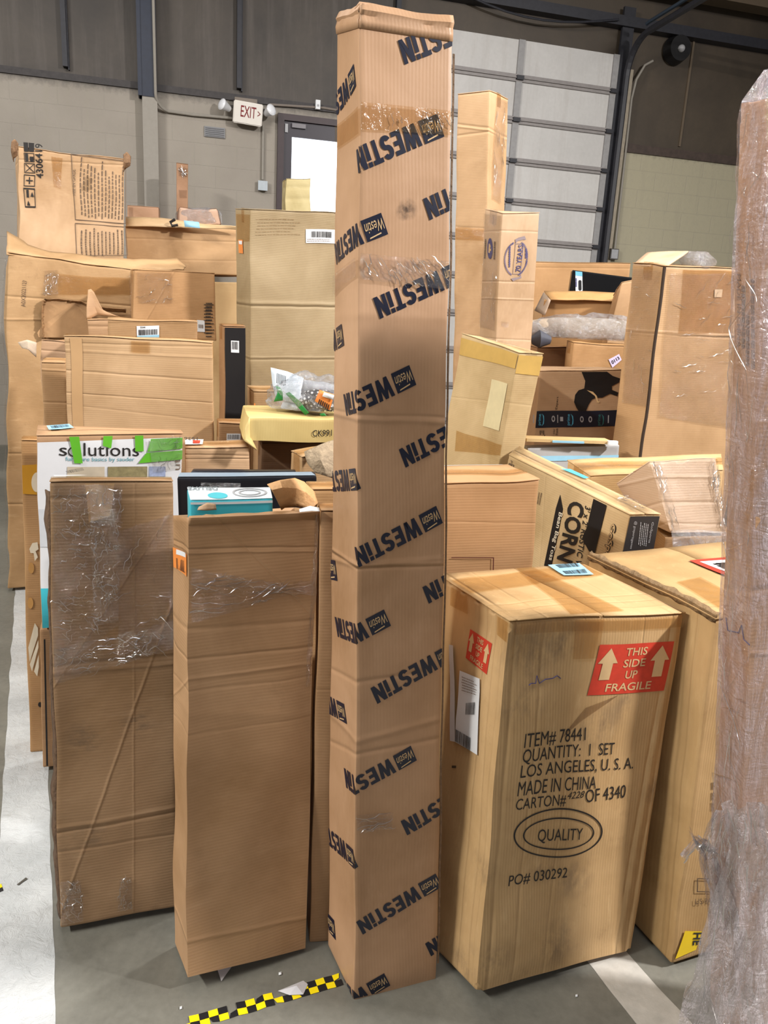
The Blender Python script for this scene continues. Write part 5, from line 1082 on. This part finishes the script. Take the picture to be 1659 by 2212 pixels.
# plastic bag with patterned goods, lying on the yellow tray
o = empty('plastic_bag', at(660, 898, 2.62), 'clear plastic bag of patterned goods with green trim on yellow tray', 'bag')
def lump(name, ctr, r, mat, parent, sd=0, amp=.25, zmin=-9, seg=28):
    bm = bmesh.new(); bmesh.ops.create_uvsphere(bm, u_segments=seg, v_segments=seg//2, radius=1)
    for v in bm.verts:
        k = 1+amp*noise.noise(v.co*1.8+Vector((sd, sd, 0)))+amp*.4*noise.noise(v.co*5+Vector((sd, 0, 0)))
        v.co = Vector((v.co.x*r[0], v.co.y*r[1], v.co.z*r[2]))*k+ctr
        v.co.z = max(v.co.z, zmin); v.co -= parent.location
    return from_bm(name, bm, mat, parent, True)
def dotted():
    t = NT('dotted_pattern'); tc = t.n('ShaderNodeTexCoord').outputs['Object']
    v = t.n('ShaderNodeTexVoronoi'); v.inputs['Scale'].default_value = 75; v.inputs['Randomness'].default_value = .25; t.link(t.stretch(tc, (1, 1, 1), (.4, .3, .6)), v.inputs['Vector'])
    c = t.mix(t.ramp(v.outputs['Distance'], .30, .34), lin(232, 232, 232), lin(40, 40, 44)); p = t.n('ShaderNodeBsdfPrincipled'); t.link(c, p.inputs['Base Color']); p.inputs['Roughness'].default_value = .5; t.link(p.outputs[0], t.out.inputs[0]); return t.m
lump('patterned_goods', at(690, 868, 2.62), (.07, .05, .045), dotted(), o, 2, .15, 1.212)
lump('grey_goods', at(680, 845, 2.66), (.075, .05, .035), plain('grey_plush', (150, 152, 156), .8, bump=.004), o, 5, .2, 1.212)
lump('pale_goods', at(640, 880, 2.63), (.05, .04, .025), plain('pale_goods_mat', (198, 204, 210), .6, var=.1), o, 7, .2, 1.212)
sheet('printed_insert', [[at(585, 794, 2.66), at(620, 803, 2.65), at(655, 818, 2.64)], [at(588, 830, 2.64), at(620, 838, 2.62), at(650, 845, 2.61)], [at(595, 860, 2.62), at(620, 868, 2.60), at(650, 875, 2.59)]], plain('insert_paper', (206, 216, 226), .4), o, o.location, 3, .006, .001)
bm = bmesh.new()
for j in range(7):
    a = at(598+j*3, 806+j*1, 2.625); b = at(597+j*3, 828+j*1, 2.625); 
    bm.faces.new([bm.verts.new(q-o.location) for q in (a, at(599.4+j*3, 806+j, 2.625), at(598.4+j*3, 828+j, 2.625), b)])
from_bm('insert_barcode', bm, INK, o)
sheet('green_trim', [[at(596, 835, 2.59), at(606, 838, 2.59)], [at(600, 850, 2.58), at(612, 850, 2.58)], [at(592, 868, 2.58), at(612, 866, 2.58)]], DGREEN, o, o.location, 3, .006, .001)
sheet('green_trim', [[at(618, 852, 2.57), at(626, 848, 2.57)], [at(638, 872, 2.56), at(648, 866, 2.56)], [at(660, 896, 2.555), at(668, 890, 2.555)]], DGREEN, o, o.location, 3, .006, .001)
sheet('green_trim', [[at(690, 893, 2.53), at(700, 891, 2.53)], [at(695, 898, 2.53), at(706, 897, 2.53)]], DGREEN, o, o.location, 3, .004, .001)
lb = sheet('orange_label', [[at(690, 842, 2.545), at(722, 852, 2.545)], [at(680, 866, 2.545), at(712, 886, 2.545)]], ORANGE, o, o.location, 3, .001, .001)
sheet('label_panel', [[at(700, 847, 2.541), at(722, 854, 2.541)], [at(696, 856, 2.541), at(719, 864, 2.541)]], WHITE, lb, o.location, 2, 0, .001)
bm = bmesh.new()
for j in range(6):
    a = at(690+j*4, 862+j*2.2, 2.541); bm.faces.new([bm.verts.new(q-o.location) for q in (a, at(692+j*4, 863+j*2.2, 2.541), at(688+j*4, 874+j*2.4, 2.541), at(686+j*4, 873+j*2.4, 2.541))])
from_bm('barcode', bm, INK, lb)
bm = bmesh.new(); bmesh.ops.create_uvsphere(bm, u_segments=48, v_segments=28, radius=1)
for v in bm.verts:
    k = 1+.22*noise.noise(v.co*2.2)+.12*noise.noise(v.co*6); p = Vector((v.co.x*.14, v.co.y*.085, v.co.z*.07 if v.co.z < 0 else v.co.z*.085))*k
    p = p+at(668, 862, 2.64)
    p.z = max(p.z, 1.213); v.co = p-o.location
from_bm('bag_film', bm, BAGF, o, True)
# ---- right side ----------------------------------------------------------------------------------------------
R = Carton('R', 'tall smooth tan box turned cornerwise, right behind printed column', cb((208, 166, 120), 'h', [hz('F', 268, 985, 1055, 8, .006, -.003), hz('F', 273, 985, 1055, 8, .005, .003), hz('R', 285, 1058, 1090, 12, .006, -.003), hz('F', 490, 985, 1045, 3, .006, -.002)], wear=.25), cell=.06, amp=.006, jit=.006)
R.decal('R', [(1072, 210), (1096, 220), (1080, 440), (1060, 430)], CLEAR, 'clear_tape', .004, wr=.005, folds=18, dirs=(1.5, 1.9), length=.08, r=.0018)
R.decal('F', [(985, 490), (1048, 493), (1044, 520), (985, 518)], TAPE, 'packing_tape', .003)
S7 = Carton('S70', 'upright box printed 70 YEARS with toothed seal, right of smooth tan box', cb((202, 166, 128), 'v', [hz('F', 498, 1086, 1164, 3, .004, -.002), hz('F', 608, 1080, 1150, 2, .004, -.003), hz('F', 645, 1075, 1146, 3, .004, .003), hz('F', 732, 1065, 1138, 3, .004, -.002)], wear=.3), cell=.05, amp=.005, jit=.006, tapemat=CLEAR)
S7.text('F', '70 YEARS', [(1113, 585), (1120, 528), (1130, 528), (1124, 586)], PURPLE, 'printed_title', .003, .012)
gear = []
for i in range(26):
    a0 = math.pi*(.1+.8*i/26); a1 = math.pi*(.1+.8*(i+.5)/26); a2 = math.pi*(.1+.8*(i+1)/26)
    for sg in (1, -1):
        f = lambda a, r: (.5+sg*r*math.sin(a)*.5, .5+r*math.cos(a)*.5)
        gear.append([f(a0, .93), f(a1, 1.02), f(a1, .95), f(a0, .86)]); gear.append([f(a1, 1.02), f(a2, .93), f(a2, .86), f(a1, .95)])
for sg in (0, 1): S7.shapes('F', [(1092, 520), (1144, 520), (1136, 596), (1086, 596)], [g_ for i_, g_ in enumerate(gear) if (i_//2) % 2 == sg], PURPLE, 'printed_seal', .003)
S7.shapes('F', [(1112, 510), (1138, 510), (1128, 606), (1102, 606)], frame(.12, .16, .80, .84, .04, .012)+[[(.12, .84), (.05, .93), (.30, .97), (.80, 1.0), (.95, .92), (.72, .92), (.3, .9)], [(.8, .16), (.9, .08), (.6, .05), (.2, .0), (.0, .06), (.25, .08), (.7, .10)]], plain('banner_ink', (140, 124, 126), .5), 'printed_banner', .0028)
S7.text('F', 'OF', [(1134, 572), (1136, 560), (1140, 560), (1138, 572)], PURPLE, 'printed_text', .003); S7.fine('F', [(1134, 536), (1139, 536), (1139, 557), (1134, 557)], 1, PURPLE, 'printed_text', True, .7, .003)
S7.fine('F', [(1100, 532), (1105, 532), (1103, 578), (1098, 578)], 1, PURPLE, 'printed_text', True, .7, .003, None, 2)
S7.shapes('L', [(1054, 514), (1066, 516), (1066, 560), (1053, 558)], ring(.5, .5, .5, .5, .5, 24, ty=.5), PURPLE, 'printed_emblem', .003)
S7.shapes('L', [(1056, 524), (1064, 526), (1064, 550), (1055, 548)], [rect(.15, .1, .55, .9), rect(.4, .3, .85, .5), rect(.4, .6, .7, .8)], TAN, 'emblem_mark', .004)
S7.fine('L', [(1069, 512), (1074, 512), (1073, 560), (1068, 560)], 1, INK2, 'printed_text', True, .7, .003, None, 4)
S7.fine('L', [(1049, 515), (1053, 515), (1050, 560), (1046, 560)], 1, INK2, 'printed_text', True, .7, .003, None, 5)
S7.decal('F', [(1083, 695), (1100, 697), (1098, 708), (1082, 706)], CLEAR, 'clear_tape', .003)
S7.decal('L', [(1046, 460), (1084, 466), (1070, 715), (1033, 705)], CLEAR, 'stretch_film', .004, wr=.003, folds=12, dirs=(1.5,), length=.06, r=.0014)
LB = Carton('LB', 'leaning slim tan carton with yellowed tape and pale paper patch', cb((202, 172, 124), 'h', [hz('L', 860, 995, 1110, 12, .004, -.001)], wear=.25), cell=.05, amp=.006, jit=.005, seam='v', tapemat=CLEAR)
OLD = plain('yellowed_tape', (200, 164, 92), .3, var=.06)
LB.decal('L', [(994, 728), (1122, 762), (1115, 795), (992, 765)], OLD, 'packing_tape', .002)
LB.decal('F', [(1122, 765), (1173, 770), (1166, 812), (1114, 805)], OLD, 'packing_tape', .002)
LB.decal('L', [(1062, 819), (1098, 828), (1079, 931), (1043, 921)], plain('pale_paper', (216, 202, 160), .5), 'paper_patch', .002)
LB.decal('L', [(988, 930), (1086, 962), (1084, 985), (985, 975)], TAPE, 'packing_tape', .002)
BP = Carton('BP', 'wide flat brown panel box behind the black screen', cb((190, 144, 96), 'h', [hz('F', 578, 1150, 1360, 2, .006, -.002)], wear=.25), cell=.08)
TV = Carton('TV', 'black flat screen carton with white side strip, right background', plain('screen_black', (14, 14, 16), .25), name='screen_box', cell=.08, jit=.002, amp=.002, flaps=False, tape=False)
TV.decal('F', [(1243, 585), (1258, 587), (1258, 632), (1243, 632)], WHITE, 'printed_strip', .002)
TV.decal('F', [(1243, 585), (1258, 587), (1258, 597), (1243, 595)], plain('sky_blue_print', (120, 190, 220), .4), 'printed_picture', .003)
TV.shapes('F', [(1249, 605), (1256, 605), (1256, 628), (1249, 628)], ring(.5, .85, .5, .15, .5, 12, ty=.15)+ring(.5, .15, .5, .15, .5, 12, ty=.15)+[rect(0, .15, 1, .85)], BLACK, 'printed_picture', .003)
TV.fine('F', [(1243, 600), (1247, 600), (1247, 620), (1243, 620)], 1, PURPLE, 'printed_text', True, .7, .003)
OB = Carton('OB', 'brown box with folded tan lid in front of the screen carton', cb((186, 140, 90), 'h', wear=.3), cell=.07, flaps=False, tape=False)
sheet('lid_flap', [[at(1176, 630, 4.64), at(1260, 631, 4.58), at(1343, 634, 4.52)], [at(1190, 648, 4.50), at(1260, 649, 4.46), at(1338, 652, 4.42)]], cb((206, 158, 102), 'h')(OB), OB.root, OB.o, 4, .004, .005)
sheet('side_flap', [[at(1176, 632, 4.64), at(1190, 648, 4.50)], [at(1155, 672, 4.62), at(1178, 682, 4.48)]], cb((176, 150, 124), 'h')(OB), OB.root, OB.o, 4, .004, .005)
TB = Carton('TB', 'tilted brown box leaning beside the wrapped tall carton', cb((190, 148, 104), 'h', wear=.3), cell=.08)
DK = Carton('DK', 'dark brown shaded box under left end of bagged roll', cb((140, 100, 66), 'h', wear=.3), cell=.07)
NB = Carton('N113', 'brown box with slanted small white 0113 tag', cb((190, 146, 98), 'h', wear=.4), cell=.06, jit=.006)
lb = NB.decal('F', [(1312, 776), (1335, 764), (1340, 777), (1320, 794)], plain('lilac_tag', (206, 196, 226), .5), 'price_tag', .003)
NB.text('F', '0113', [(1317, 779), (1333, 769), (1336, 775), (1320, 787)], INK, 'tag_text', .004, .02, lb)

# bagged roll lying across the two boxes
o = empty('bagged_roll', at(1245, 742, 4.0), 'clear plastic bag holding a padded grey-brown roll, right background', 'bag')
bm = bmesh.new(); pts = [at(1142, 726-4, 4.0), at(1150, 722-4, 4.0), at(1200, 716-4, 4.0), at(1260, 718-4, 4.0), at(1320, 720-4, 4.0), at(1375, 722-4, 4.0)]
tube_bm(bm, pts, [.05, .062, .068, .066, .062, .05], 20)
for v in bm.verts:
    p = v.co+noise.noise_vector(v.co*6)*.012; p.z = max(p.z, 1.472); v.co = p-o.location
from_bm('roll', bm, plain('padded_grey_brown', (168, 152, 134), .7, var=.12, bump=.006), o, True)
bm = bmesh.new(); tube_bm(bm, [at(1148, 735, 3.93), at(1165, 732, 3.92), at(1188, 735, 3.93)], [.02, .045, .02], 12)
for v in bm.verts: v.co = v.co-o.location
from_bm('dark_end', bm, plain('dark_blue_grey', (72, 74, 84), .5), o, True)
bm = bmesh.new(); N_ = 60; pr = None
for i in range(N_+1):
    t_ = i/N_; c_ = at(1138+t_*245, 717+2*t_, 4.0); rr = .088*(1-.55*abs(2*t_-1)**4); row = []
    for k_ in range(30):
        a = 2*math.pi*k_/30; p = c_+Vector((0, math.cos(a)*rr, math.sin(a)*rr*(1.0 if math.sin(a) > 0 else .8)))
        p = p+noise.noise_vector(p*9)*.028+noise.noise_vector(p*26)*.010; p.z = max(p.z, 1.466); row.append(bm.verts.new(p-o.location))
    if pr: [bm.faces.new((pr[k_], pr[(k_+1) % 30], row[(k_+1) % 30], row[k_])) for k_ in range(30)]
    pr = row
from_bm('bag_film', bm, BAGF, o, True)

PB = Carton('PB', 'brown box with dark patterned tape band and black printed silhouette', cb((190, 152, 114), 'h', wear=.3), cell=.05, amp=.005, jit=.004, tape=False)
q = [(1150, 889), (1336, 886), (1332, 921), (1144, 925)]
tp = PB.decal('F', q, plain('dark_navy_tape', (26, 32, 48), .3), 'printed_tape', .002)
CYAN = plain('cyan_print', (86, 176, 214), .4); PALE = plain('pale_tape_print', (170, 172, 178), .4)
for x in (1162, 1225, 1290):
    PB.text('F', 'prime', [(x, 919), (x+1, 895), (x+9, 895), (x+8, 919)], CYAN if x < 1280 else plain('dim_green_print', (50, 110, 110), .4), 'tape_word', .003, .01, tp)
    PB.shapes('F', [(x+8, 894), (x+14, 894), (x+14, 921), (x+8, 921)], [[(.1, 1), (.5, .8), (.7, .5), (.5, .2), (.1, 0), (.9, .2), (1, .5), (.9, .8)]], CYAN if x < 1280 else plain('dim_green_arc', (50, 110, 110), .4), 'tape_arc', .003, tp)
for x in (1152, 1195, 1205, 1213, 1256, 1274, 1313): PB.shapes('F', [(x-3, 897), (x+5, 897), (x+5, 914), (x-3, 914)], ring(.5, .5, .5, .4, .25, 14, ty=.18) if x in (1195, 1256, 1274) else [rect(.3, .0, .55, 1)] if x != 1213 else [rect(.1, .2, .9, .75)], PALE, 'tape_icon', .003, tp)
PB.text('F', 'Expert', [(1200, 885), (1202, 857), (1208, 857), (1206, 885)], INK, 'printed_text', .003)
PB.text('F', 'ed Finis', [(1200, 950), (1201, 926), (1206, 926), (1205, 950)], INK, 'printed_text', .003)
PB.text('F', "re' Har", [(1194, 948), (1195, 926), (1199, 926), (1198, 948)], INK, 'printed_text', .003)
PB.shapes('F', [(1165, 930), (1180, 930), (1180, 952), (1165, 952)], [[(0, 0), (1, 0), (.8, .6)], rect(.1, .6, .2, 1), rect(.35, .7, .45, 1), rect(.6, .6, .7, 1)], INK, 'printed_mark', .003)
blob = [(1256, 803), (1264, 822), (1262, 838), (1250, 842), (1243, 852), (1241, 868), (1246, 880), (1250, 887), (1266, 887), (1272, 872), (1278, 862), (1286, 858), (1300, 858), (1316, 850), (1332, 856), (1334, 848), (1320, 842), (1320, 834), (1336, 826), (1338, 818), (1322, 812), (1310, 803)]
PB.shapes('F', px4(1240, 800, 1340, 890), [[((x-1240)/100, 1-(y-800)/90) for x, y in blob]], BLACK, 'printed_silhouette', .0026)
PB.shapes('F', px4(1240, 800, 1340, 890), [[(.27, .54), (.40, .50), (.48, .40), (.52, .24), (.49, .24), (.44, .40), (.36, .47)], [(.50, .26), (.55, .29), (.52, .22)]], TAN, 'silhouette_highlight', .0034)
GC = Carton('GC', 'pale grey flat case with light blue lower edge, right centre', plain('case_grey', (176, 176, 176), .4), name='flat_case', cat='case', cell=.05, jit=.002, amp=.002, flaps=False, tape=False)
GC.decal('F', [(1138, 986), (1336, 983), (1336, 994), (1138, 997)], LBLUE, 'printed_band', .002)
bm = bmesh.new(); o = empty('flat_package', at(1240, 955, 3.07), 'thin tan paper package lying on the pale grey flat case', 'package')
z_ = max(c.z for c in GC.cs)+.003
a_ = [at(1140, 956, 3.05), at(1322, 949, 3.06)]
for (xa, xb, ya, yb, za, zb, m_, nm) in ((-.185, .17, -.02, .06, 0, .012, cb((206, 172, 118), 'h')(GC), 'paper_wrap'), (-.08, .05, -.026, -.018, .0, .008, plain('blue_yellow_edge', (140, 190, 214), .5), 'label_edge'), (.15, .19, -.03, -.01, 0, .014, WHITE, 'white_tab')):
    b_ = bmesh.new(); box_bm(b_, (xa, ya, za), (xb, yb, zb)); from_bm(nm, b_, m_, o)
o.location = Vector((a_[0].x*.5+a_[1].x*.5, a_[0].y*.5+a_[1].y*.5, z_)); o.rotation_euler.z = math.radians(8)
TP = Carton('TP', 'tall film-wrapped carton with split front corner, right', cb((188, 148, 104), 'h', [hz('F', 718, 1440, 1580, 6, .005, .003), hz('F', 724, 1440, 1580, 6, .004, -.003), hz('L', 717, 1350, 1410, 6, .005, .003)], wear=.4, rough=.55), cell=.05, amp=.006, jit=.005, lift=.01)
bm = bmesh.new(); pr = None
for i in range(50):
    v = i/49; e = .5*noise.noise(Vector((v*20, 3, 3)))
    a, b = TP.disp('L', .955+.02*e, v, .0015), TP.disp('F', .012+.006*e, v, .0015)
    c = TP.disp('F', 0, v, .002)+TP.pt['L'].n*.002
    r_ = [bm.verts.new(p) for p in (a, c, b)]
    if pr: [bm.faces.new((pr[j], pr[j+1], r_[j+1], r_[j])) for j in range(2)]
    pr = r_
from_bm('split_corner', bm, plain('dark_gap_board', (58, 44, 34), .9), TP.root)
TP.decal('F', [(1445, 590), (1590, 590), (1582, 925), (1420, 900)], WRAP, 'stretch_film', .004, wr=.005, folds=26, dirs=(.1, -.1, .9), length=.07, r=.0012)
TP.decal('L', [(1367, 580), (1430, 585), (1400, 880), (1345, 870)], WRAP, 'stretch_film', .004, wr=.005, folds=18, dirs=(.1, 1.5, -.2), length=.05, r=.0012)
TP.decal('F', [(1475, 582), (1590, 585), (1580, 720), (1468, 720)], TAPE, 'packing_tape', .002)
TP.decal('F', [(1543, 625), (1560, 625), (1558, 642), (1542, 642)], plain('pale_sticker', (206, 176, 140), .5), 'sticker', .0035)
sheet('raised_flap', [[at(1367, 570, 3.24), at(1400, 573, 3.16), at(1437, 577, 3.09)], [at(1398, 545, 3.34), at(1445, 543, 3.28), at(1487, 542, 3.2)]], cb((208, 172, 136), 'h')(TP), TP.root, TP.o, 4, .004, .004)
lp = lump('film_bulge', at(1505, 565, 3.2), (.07, .05, .04), BAGF, TP.root, 3, .2)
CB = Carton('CB', 'plain dark-sided box with flattened rim, right of printed column', cb((178, 136, 92), 'h', [hz('F', 1128, 980, 1160, 2, .003, -.001)], wear=.3), cell=.04, amp=.006, jit=.007, seam='u')
CB.shapes('F', [(975, 1203), (1066, 1203), (1066, 1235), (975, 1235)], [rect(0, .94, 1, 1), rect(.975, 0, 1, 1)], plain('dark_red_line', (92, 46, 38), .5), 'printed_frame', .003)
CH = Carton('CH', 'long board game carton lettered CORN, receding at right of printed column', cb((204, 172, 124), 'h', [('F', (1175, 1090), (1180, 1010), .004, -.002)], wear=.35), cell=.03, amp=.002, jit=.002, seam='u', tapemat=CLEAR)
CH.text('F', 'CORN', [(1266, 1089), (1238, 1219), (1204, 1207), (1231, 1080)], INK, 'printed_title', .003, .03)
CH.text('F', "3' x 2' RUSTIC W", [(1278, 1097), (1256, 1232), (1243, 1226), (1266, 1092)], INK, 'printed_subtitle', .003, .012)
CH.shapes('F', px4(1170, 1060, 1330, 1240), [[((x-1170)/160, 1-(y-1060)/180) for x, y in ((1216, 1069), (1222, 1100), (1196, 1225), (1178, 1222), (1206, 1098))]], BLACK, 'printed_band', .0016)
CH.text('F', 'Bean Bag Toss', [(1217, 1110), (1196, 1212), (1186, 1208), (1207, 1105)], CREAMP, 'band_text', .0036, .012)
CH.shapes('F', px4(1170, 1060, 1380, 1240), [[((x-1170)/210, 1-(y-1060)/180) for x, y in ((1295, 1078), (1322, 1092), (1298, 1196), (1286, 1192), (1270, 1164), (1281, 1140))]], BLACK, 'printed_emblem', .003)
CH.text('F', 'GoSports', [(1335, 1134), (1312, 1240), (1296, 1232), (1320, 1128)], INK, 'printed_brand', .002, .03)
CH.text('F', 'GoSports', [(1333, 1135), (1311, 1239), (1298, 1232), (1322, 1129)], TAN, 'brand_fill', .0032, .0)
CH.decal('R', [(1361, 1115), (1425, 1115), (1412, 1196), (1344, 1193)], plain('black_end_print', (40, 38, 40), .5), 'printed_end', .002)
CH.text('R', 'GoSports', [(1412, 1128), (1404, 1172), (1398, 1172), (1406, 1127)], GREY, 'end_text', .003)
CH.fine('R', [(1382, 1124), (1402, 1126), (1396, 1180), (1376, 1178)], 5, GREY, 'end_text', True, .4, .003, None, 3)
CH.text('R', '@ gosportsgames', [(1376, 1126), (1364, 1186), (1358, 1184), (1369, 1125)], GREY, 'end_text', .003)
CH.text('F', 'Bo', [(1111, 1004), (1106, 1024), (1096, 1020), (1100, 1000)], INK2, 'printed_text', .003); CH.text('F', 'Par', [(1108, 996), (1104, 1012), (1100, 1010), (1104, 994)], INK2, 'printed_text', .003)
CH.fine('F', [(1164, 1060), (1174, 1064), (1168, 1090), (1160, 1088)], 2, INK2, 'printed_text', True, .4, .003)
lb = CH.decal('T', [(1212, 1018), (1232, 1019), (1278, 1037), (1262, 1040)], plain('bright_blue_label', (96, 196, 230), .35), 'blue_label', .010)
CH.decal('T', [(1330, 1075), (1385, 1075), (1425, 1108), (1362, 1110)], CLEAR, 'clear_tape', .010, wr=.004, folds=16, dirs=(.3, 1.4), length=.04)
TT = Carton('TT', 'tan box with taped long lid behind the lettered game carton', cb((210, 172, 120), 'h', [hz('T', 1008, 1230, 1550, -6, .006, .003)], wear=.4), cell=.05, amp=.006, jit=.006, seam='u', tapemat=TAPE)
WB0 = Carton('WB0', 'low box beneath the slanted film-covered carton, mostly hidden', cb((176, 138, 96), 'h'), cell=.06, flaps=False, tape=False)
WB = Carton('WB', 'slanted carton with pale film-covered face leaning at right', cb((200, 168, 136), 'h', [hz('F', 1085, 1440, 1560, 0, .005, -.003), hz('F', 1030, 1420, 1555, 0, .005, .003), hz('F', 1130, 1450, 1560, 3, .004, -.002)], wear=.4, rough=.5), cell=.03, amp=.006, jit=.006, tape=False)
WB.decal('F', [(1404, 999), (1546, 992), (1566, 1149), (1450, 1147)], WRAP, 'stretch_film', .005, wr=.006)
WB.decal('F', [(1404, 999), (1420, 999), (1466, 1147), (1450, 1147)], CLEAR, 'clear_tape', .008, wr=.006, folds=20, dirs=(1.55, 1.3), length=.05, r=.0012)
WB.decal('F', [(1530, 994), (1550, 993), (1568, 1148), (1552, 1148)], CLEAR, 'clear_tape', .008, wr=.006, folds=26, dirs=(1.55, 1.2), length=.05, r=.0012)
sheet('loose_film', [[at(1450, 1146, 2.30), at(1510, 1148, 2.32), at(1566, 1150, 2.35)], [at(1450, 1165, 2.27), at(1510, 1165, 2.28), at(1566, 1165, 2.31)], [at(1452, 1186, 2.26), at(1510, 1186, 2.27), at(1566, 1186, 2.3)]], BAGF, WB.root, WB.o, 5, .012, 0)
MG = Carton('MG', 'stack of cream and red print with grey top, beside printed column', plain('grey_top_board', (168, 168, 162), .5), name='printed_case', cat='case', cell=.04, jit=.004, flaps=False, tape=False)
MG.decal('F', [(965, 1014), (1090, 1012), (1090, 1045), (965, 1045)], CREAMP, 'printed_side', .002)
for x in (978, 1066): MG.shapes('F', px4(x, 1015, x+16, 1045), [rect(0, .0, .8, .9)] if x < 1000 else [rect(.0, .55, .9, 1), rect(0, 0, .9, .3)], RED, 'printed_block', .003)
MG.fine('F', px4(1000, 1015, 1064, 1030), 3, INK2, 'printed_text', False, .4, .003)

# ---- loose things on the floor --------------------------------------------------------------------------------
hz_y, hz_b = plain('hazard_yellow', (244, 214, 20), .35, var=.08), plain('hazard_black', (30, 30, 32), .4, var=.15)
def hazard(name, a, b, wdt, cell, label, skip=(), sd=0):
    bm = bmesh.new(); a, b = Vector((a.x, a.y, .0014)), Vector((b.x, b.y, .0014)); d = (b-a); L = d.length; d.normalize(); s_ = Vector((-d.y, d.x, 0)); n = int(L/cell)+1
    rnd = random.Random(sd)
    for i in range(n):
        for r_ in (0, 1):
            if (i, r_) in skip: continue
            x0, x1 = i*cell, min(L, (i+1)*cell); o0 = .004*noise.noise(Vector((i*.6, 0, sd))); o1 = .004*noise.noise(Vector((i*.6+.6, 0, sd)))
            y0, y1 = r_*wdt/2, (r_+1)*wdt/2
            c = [(x0, y0+o0), (x1, y0+o1), (x1, y1+o1), (x0, y1+o0)]
            if rnd.random() < .22: k = rnd.randrange(4); c[k] = ((c[k][0]*.5+(x0+x1)/4), (c[k][1]*.5+(y0+y1)/4))
            f = bm.faces.new([bm.verts.new(a+d*x+s_*y+Vector((0, 0, .0007*r_))) for x, y in c]); f.material_index = (i+r_) % 2
    return tag(from_bm(name, bm, [hz_y, hz_b]), label, 'tape')
hazard('hazard_tape', on_floor(392, 2232), on_floor(742, 2128), .034, .021, 'torn yellow and black checkered tape on the floor before the boxes', skip=((5, 1), (10, 1), (11, 1), (0, 1)), sd=3)
hazard('hazard_tape', on_floor(-60, 1950), on_floor(8, 1925), .03, .021, 'yellow and black tape end at left picture edge past white line', sd=8)
def scrap(name, pts, mat, label, cat, h_=.004, sd=0):
    bm = bmesh.new(); c = sum((on_floor(*p) for p in pts), Vector())/len(pts); cv = bm.verts.new(c+Vector((0, 0, h_*1.6)))
    vs = [bm.verts.new(on_floor(*p)+Vector((0, 0, .002+h_*abs(noise.noise(Vector((i*1.3, sd, 0))))))) for i, p in enumerate(pts)]
    for i in range(len(vs)): bm.faces.new((cv, vs[i], vs[(i+1) % len(vs)]))
    return tag(from_bm(name, bm, mat), label, cat)
scrap('plastic_scrap', [(600, 2142), (655, 2122), (665, 2128), (655, 2150), (625, 2152)], plain('white_plastic', (206, 204, 208), .3), 'crumpled white plastic scrap lying on the checkered tape', 'scrap', .008)
scrap('floor_crumb', [(602, 2102), (608, 2101), (608, 2107), (602, 2108)], WHITE, 'tiny white crumb on floor just beyond the checkered tape', 'crumb', .003, 1)
scrap('floor_crumb', [(388, 2176), (393, 2175), (393, 2181), (388, 2182)], WHITE, 'tiny white crumb on floor left of the checkered tape', 'crumb', .003, 2)
scrap('floor_crumb', [(1243, 2150), (1248, 2149), (1248, 2154), (1243, 2155)], WHITE, 'tiny white crumb on floor below the lettered kraft carton', 'crumb', .003, 3)
scrap('dirt_smear', [(36, 1912), (56, 1897), (60, 1900), (48, 1908), (40, 1914)], plain('dark_dirt', (84, 80, 72), .8), 'dark dirt smear on the white floor line at left', 'dirt', .002, 4)
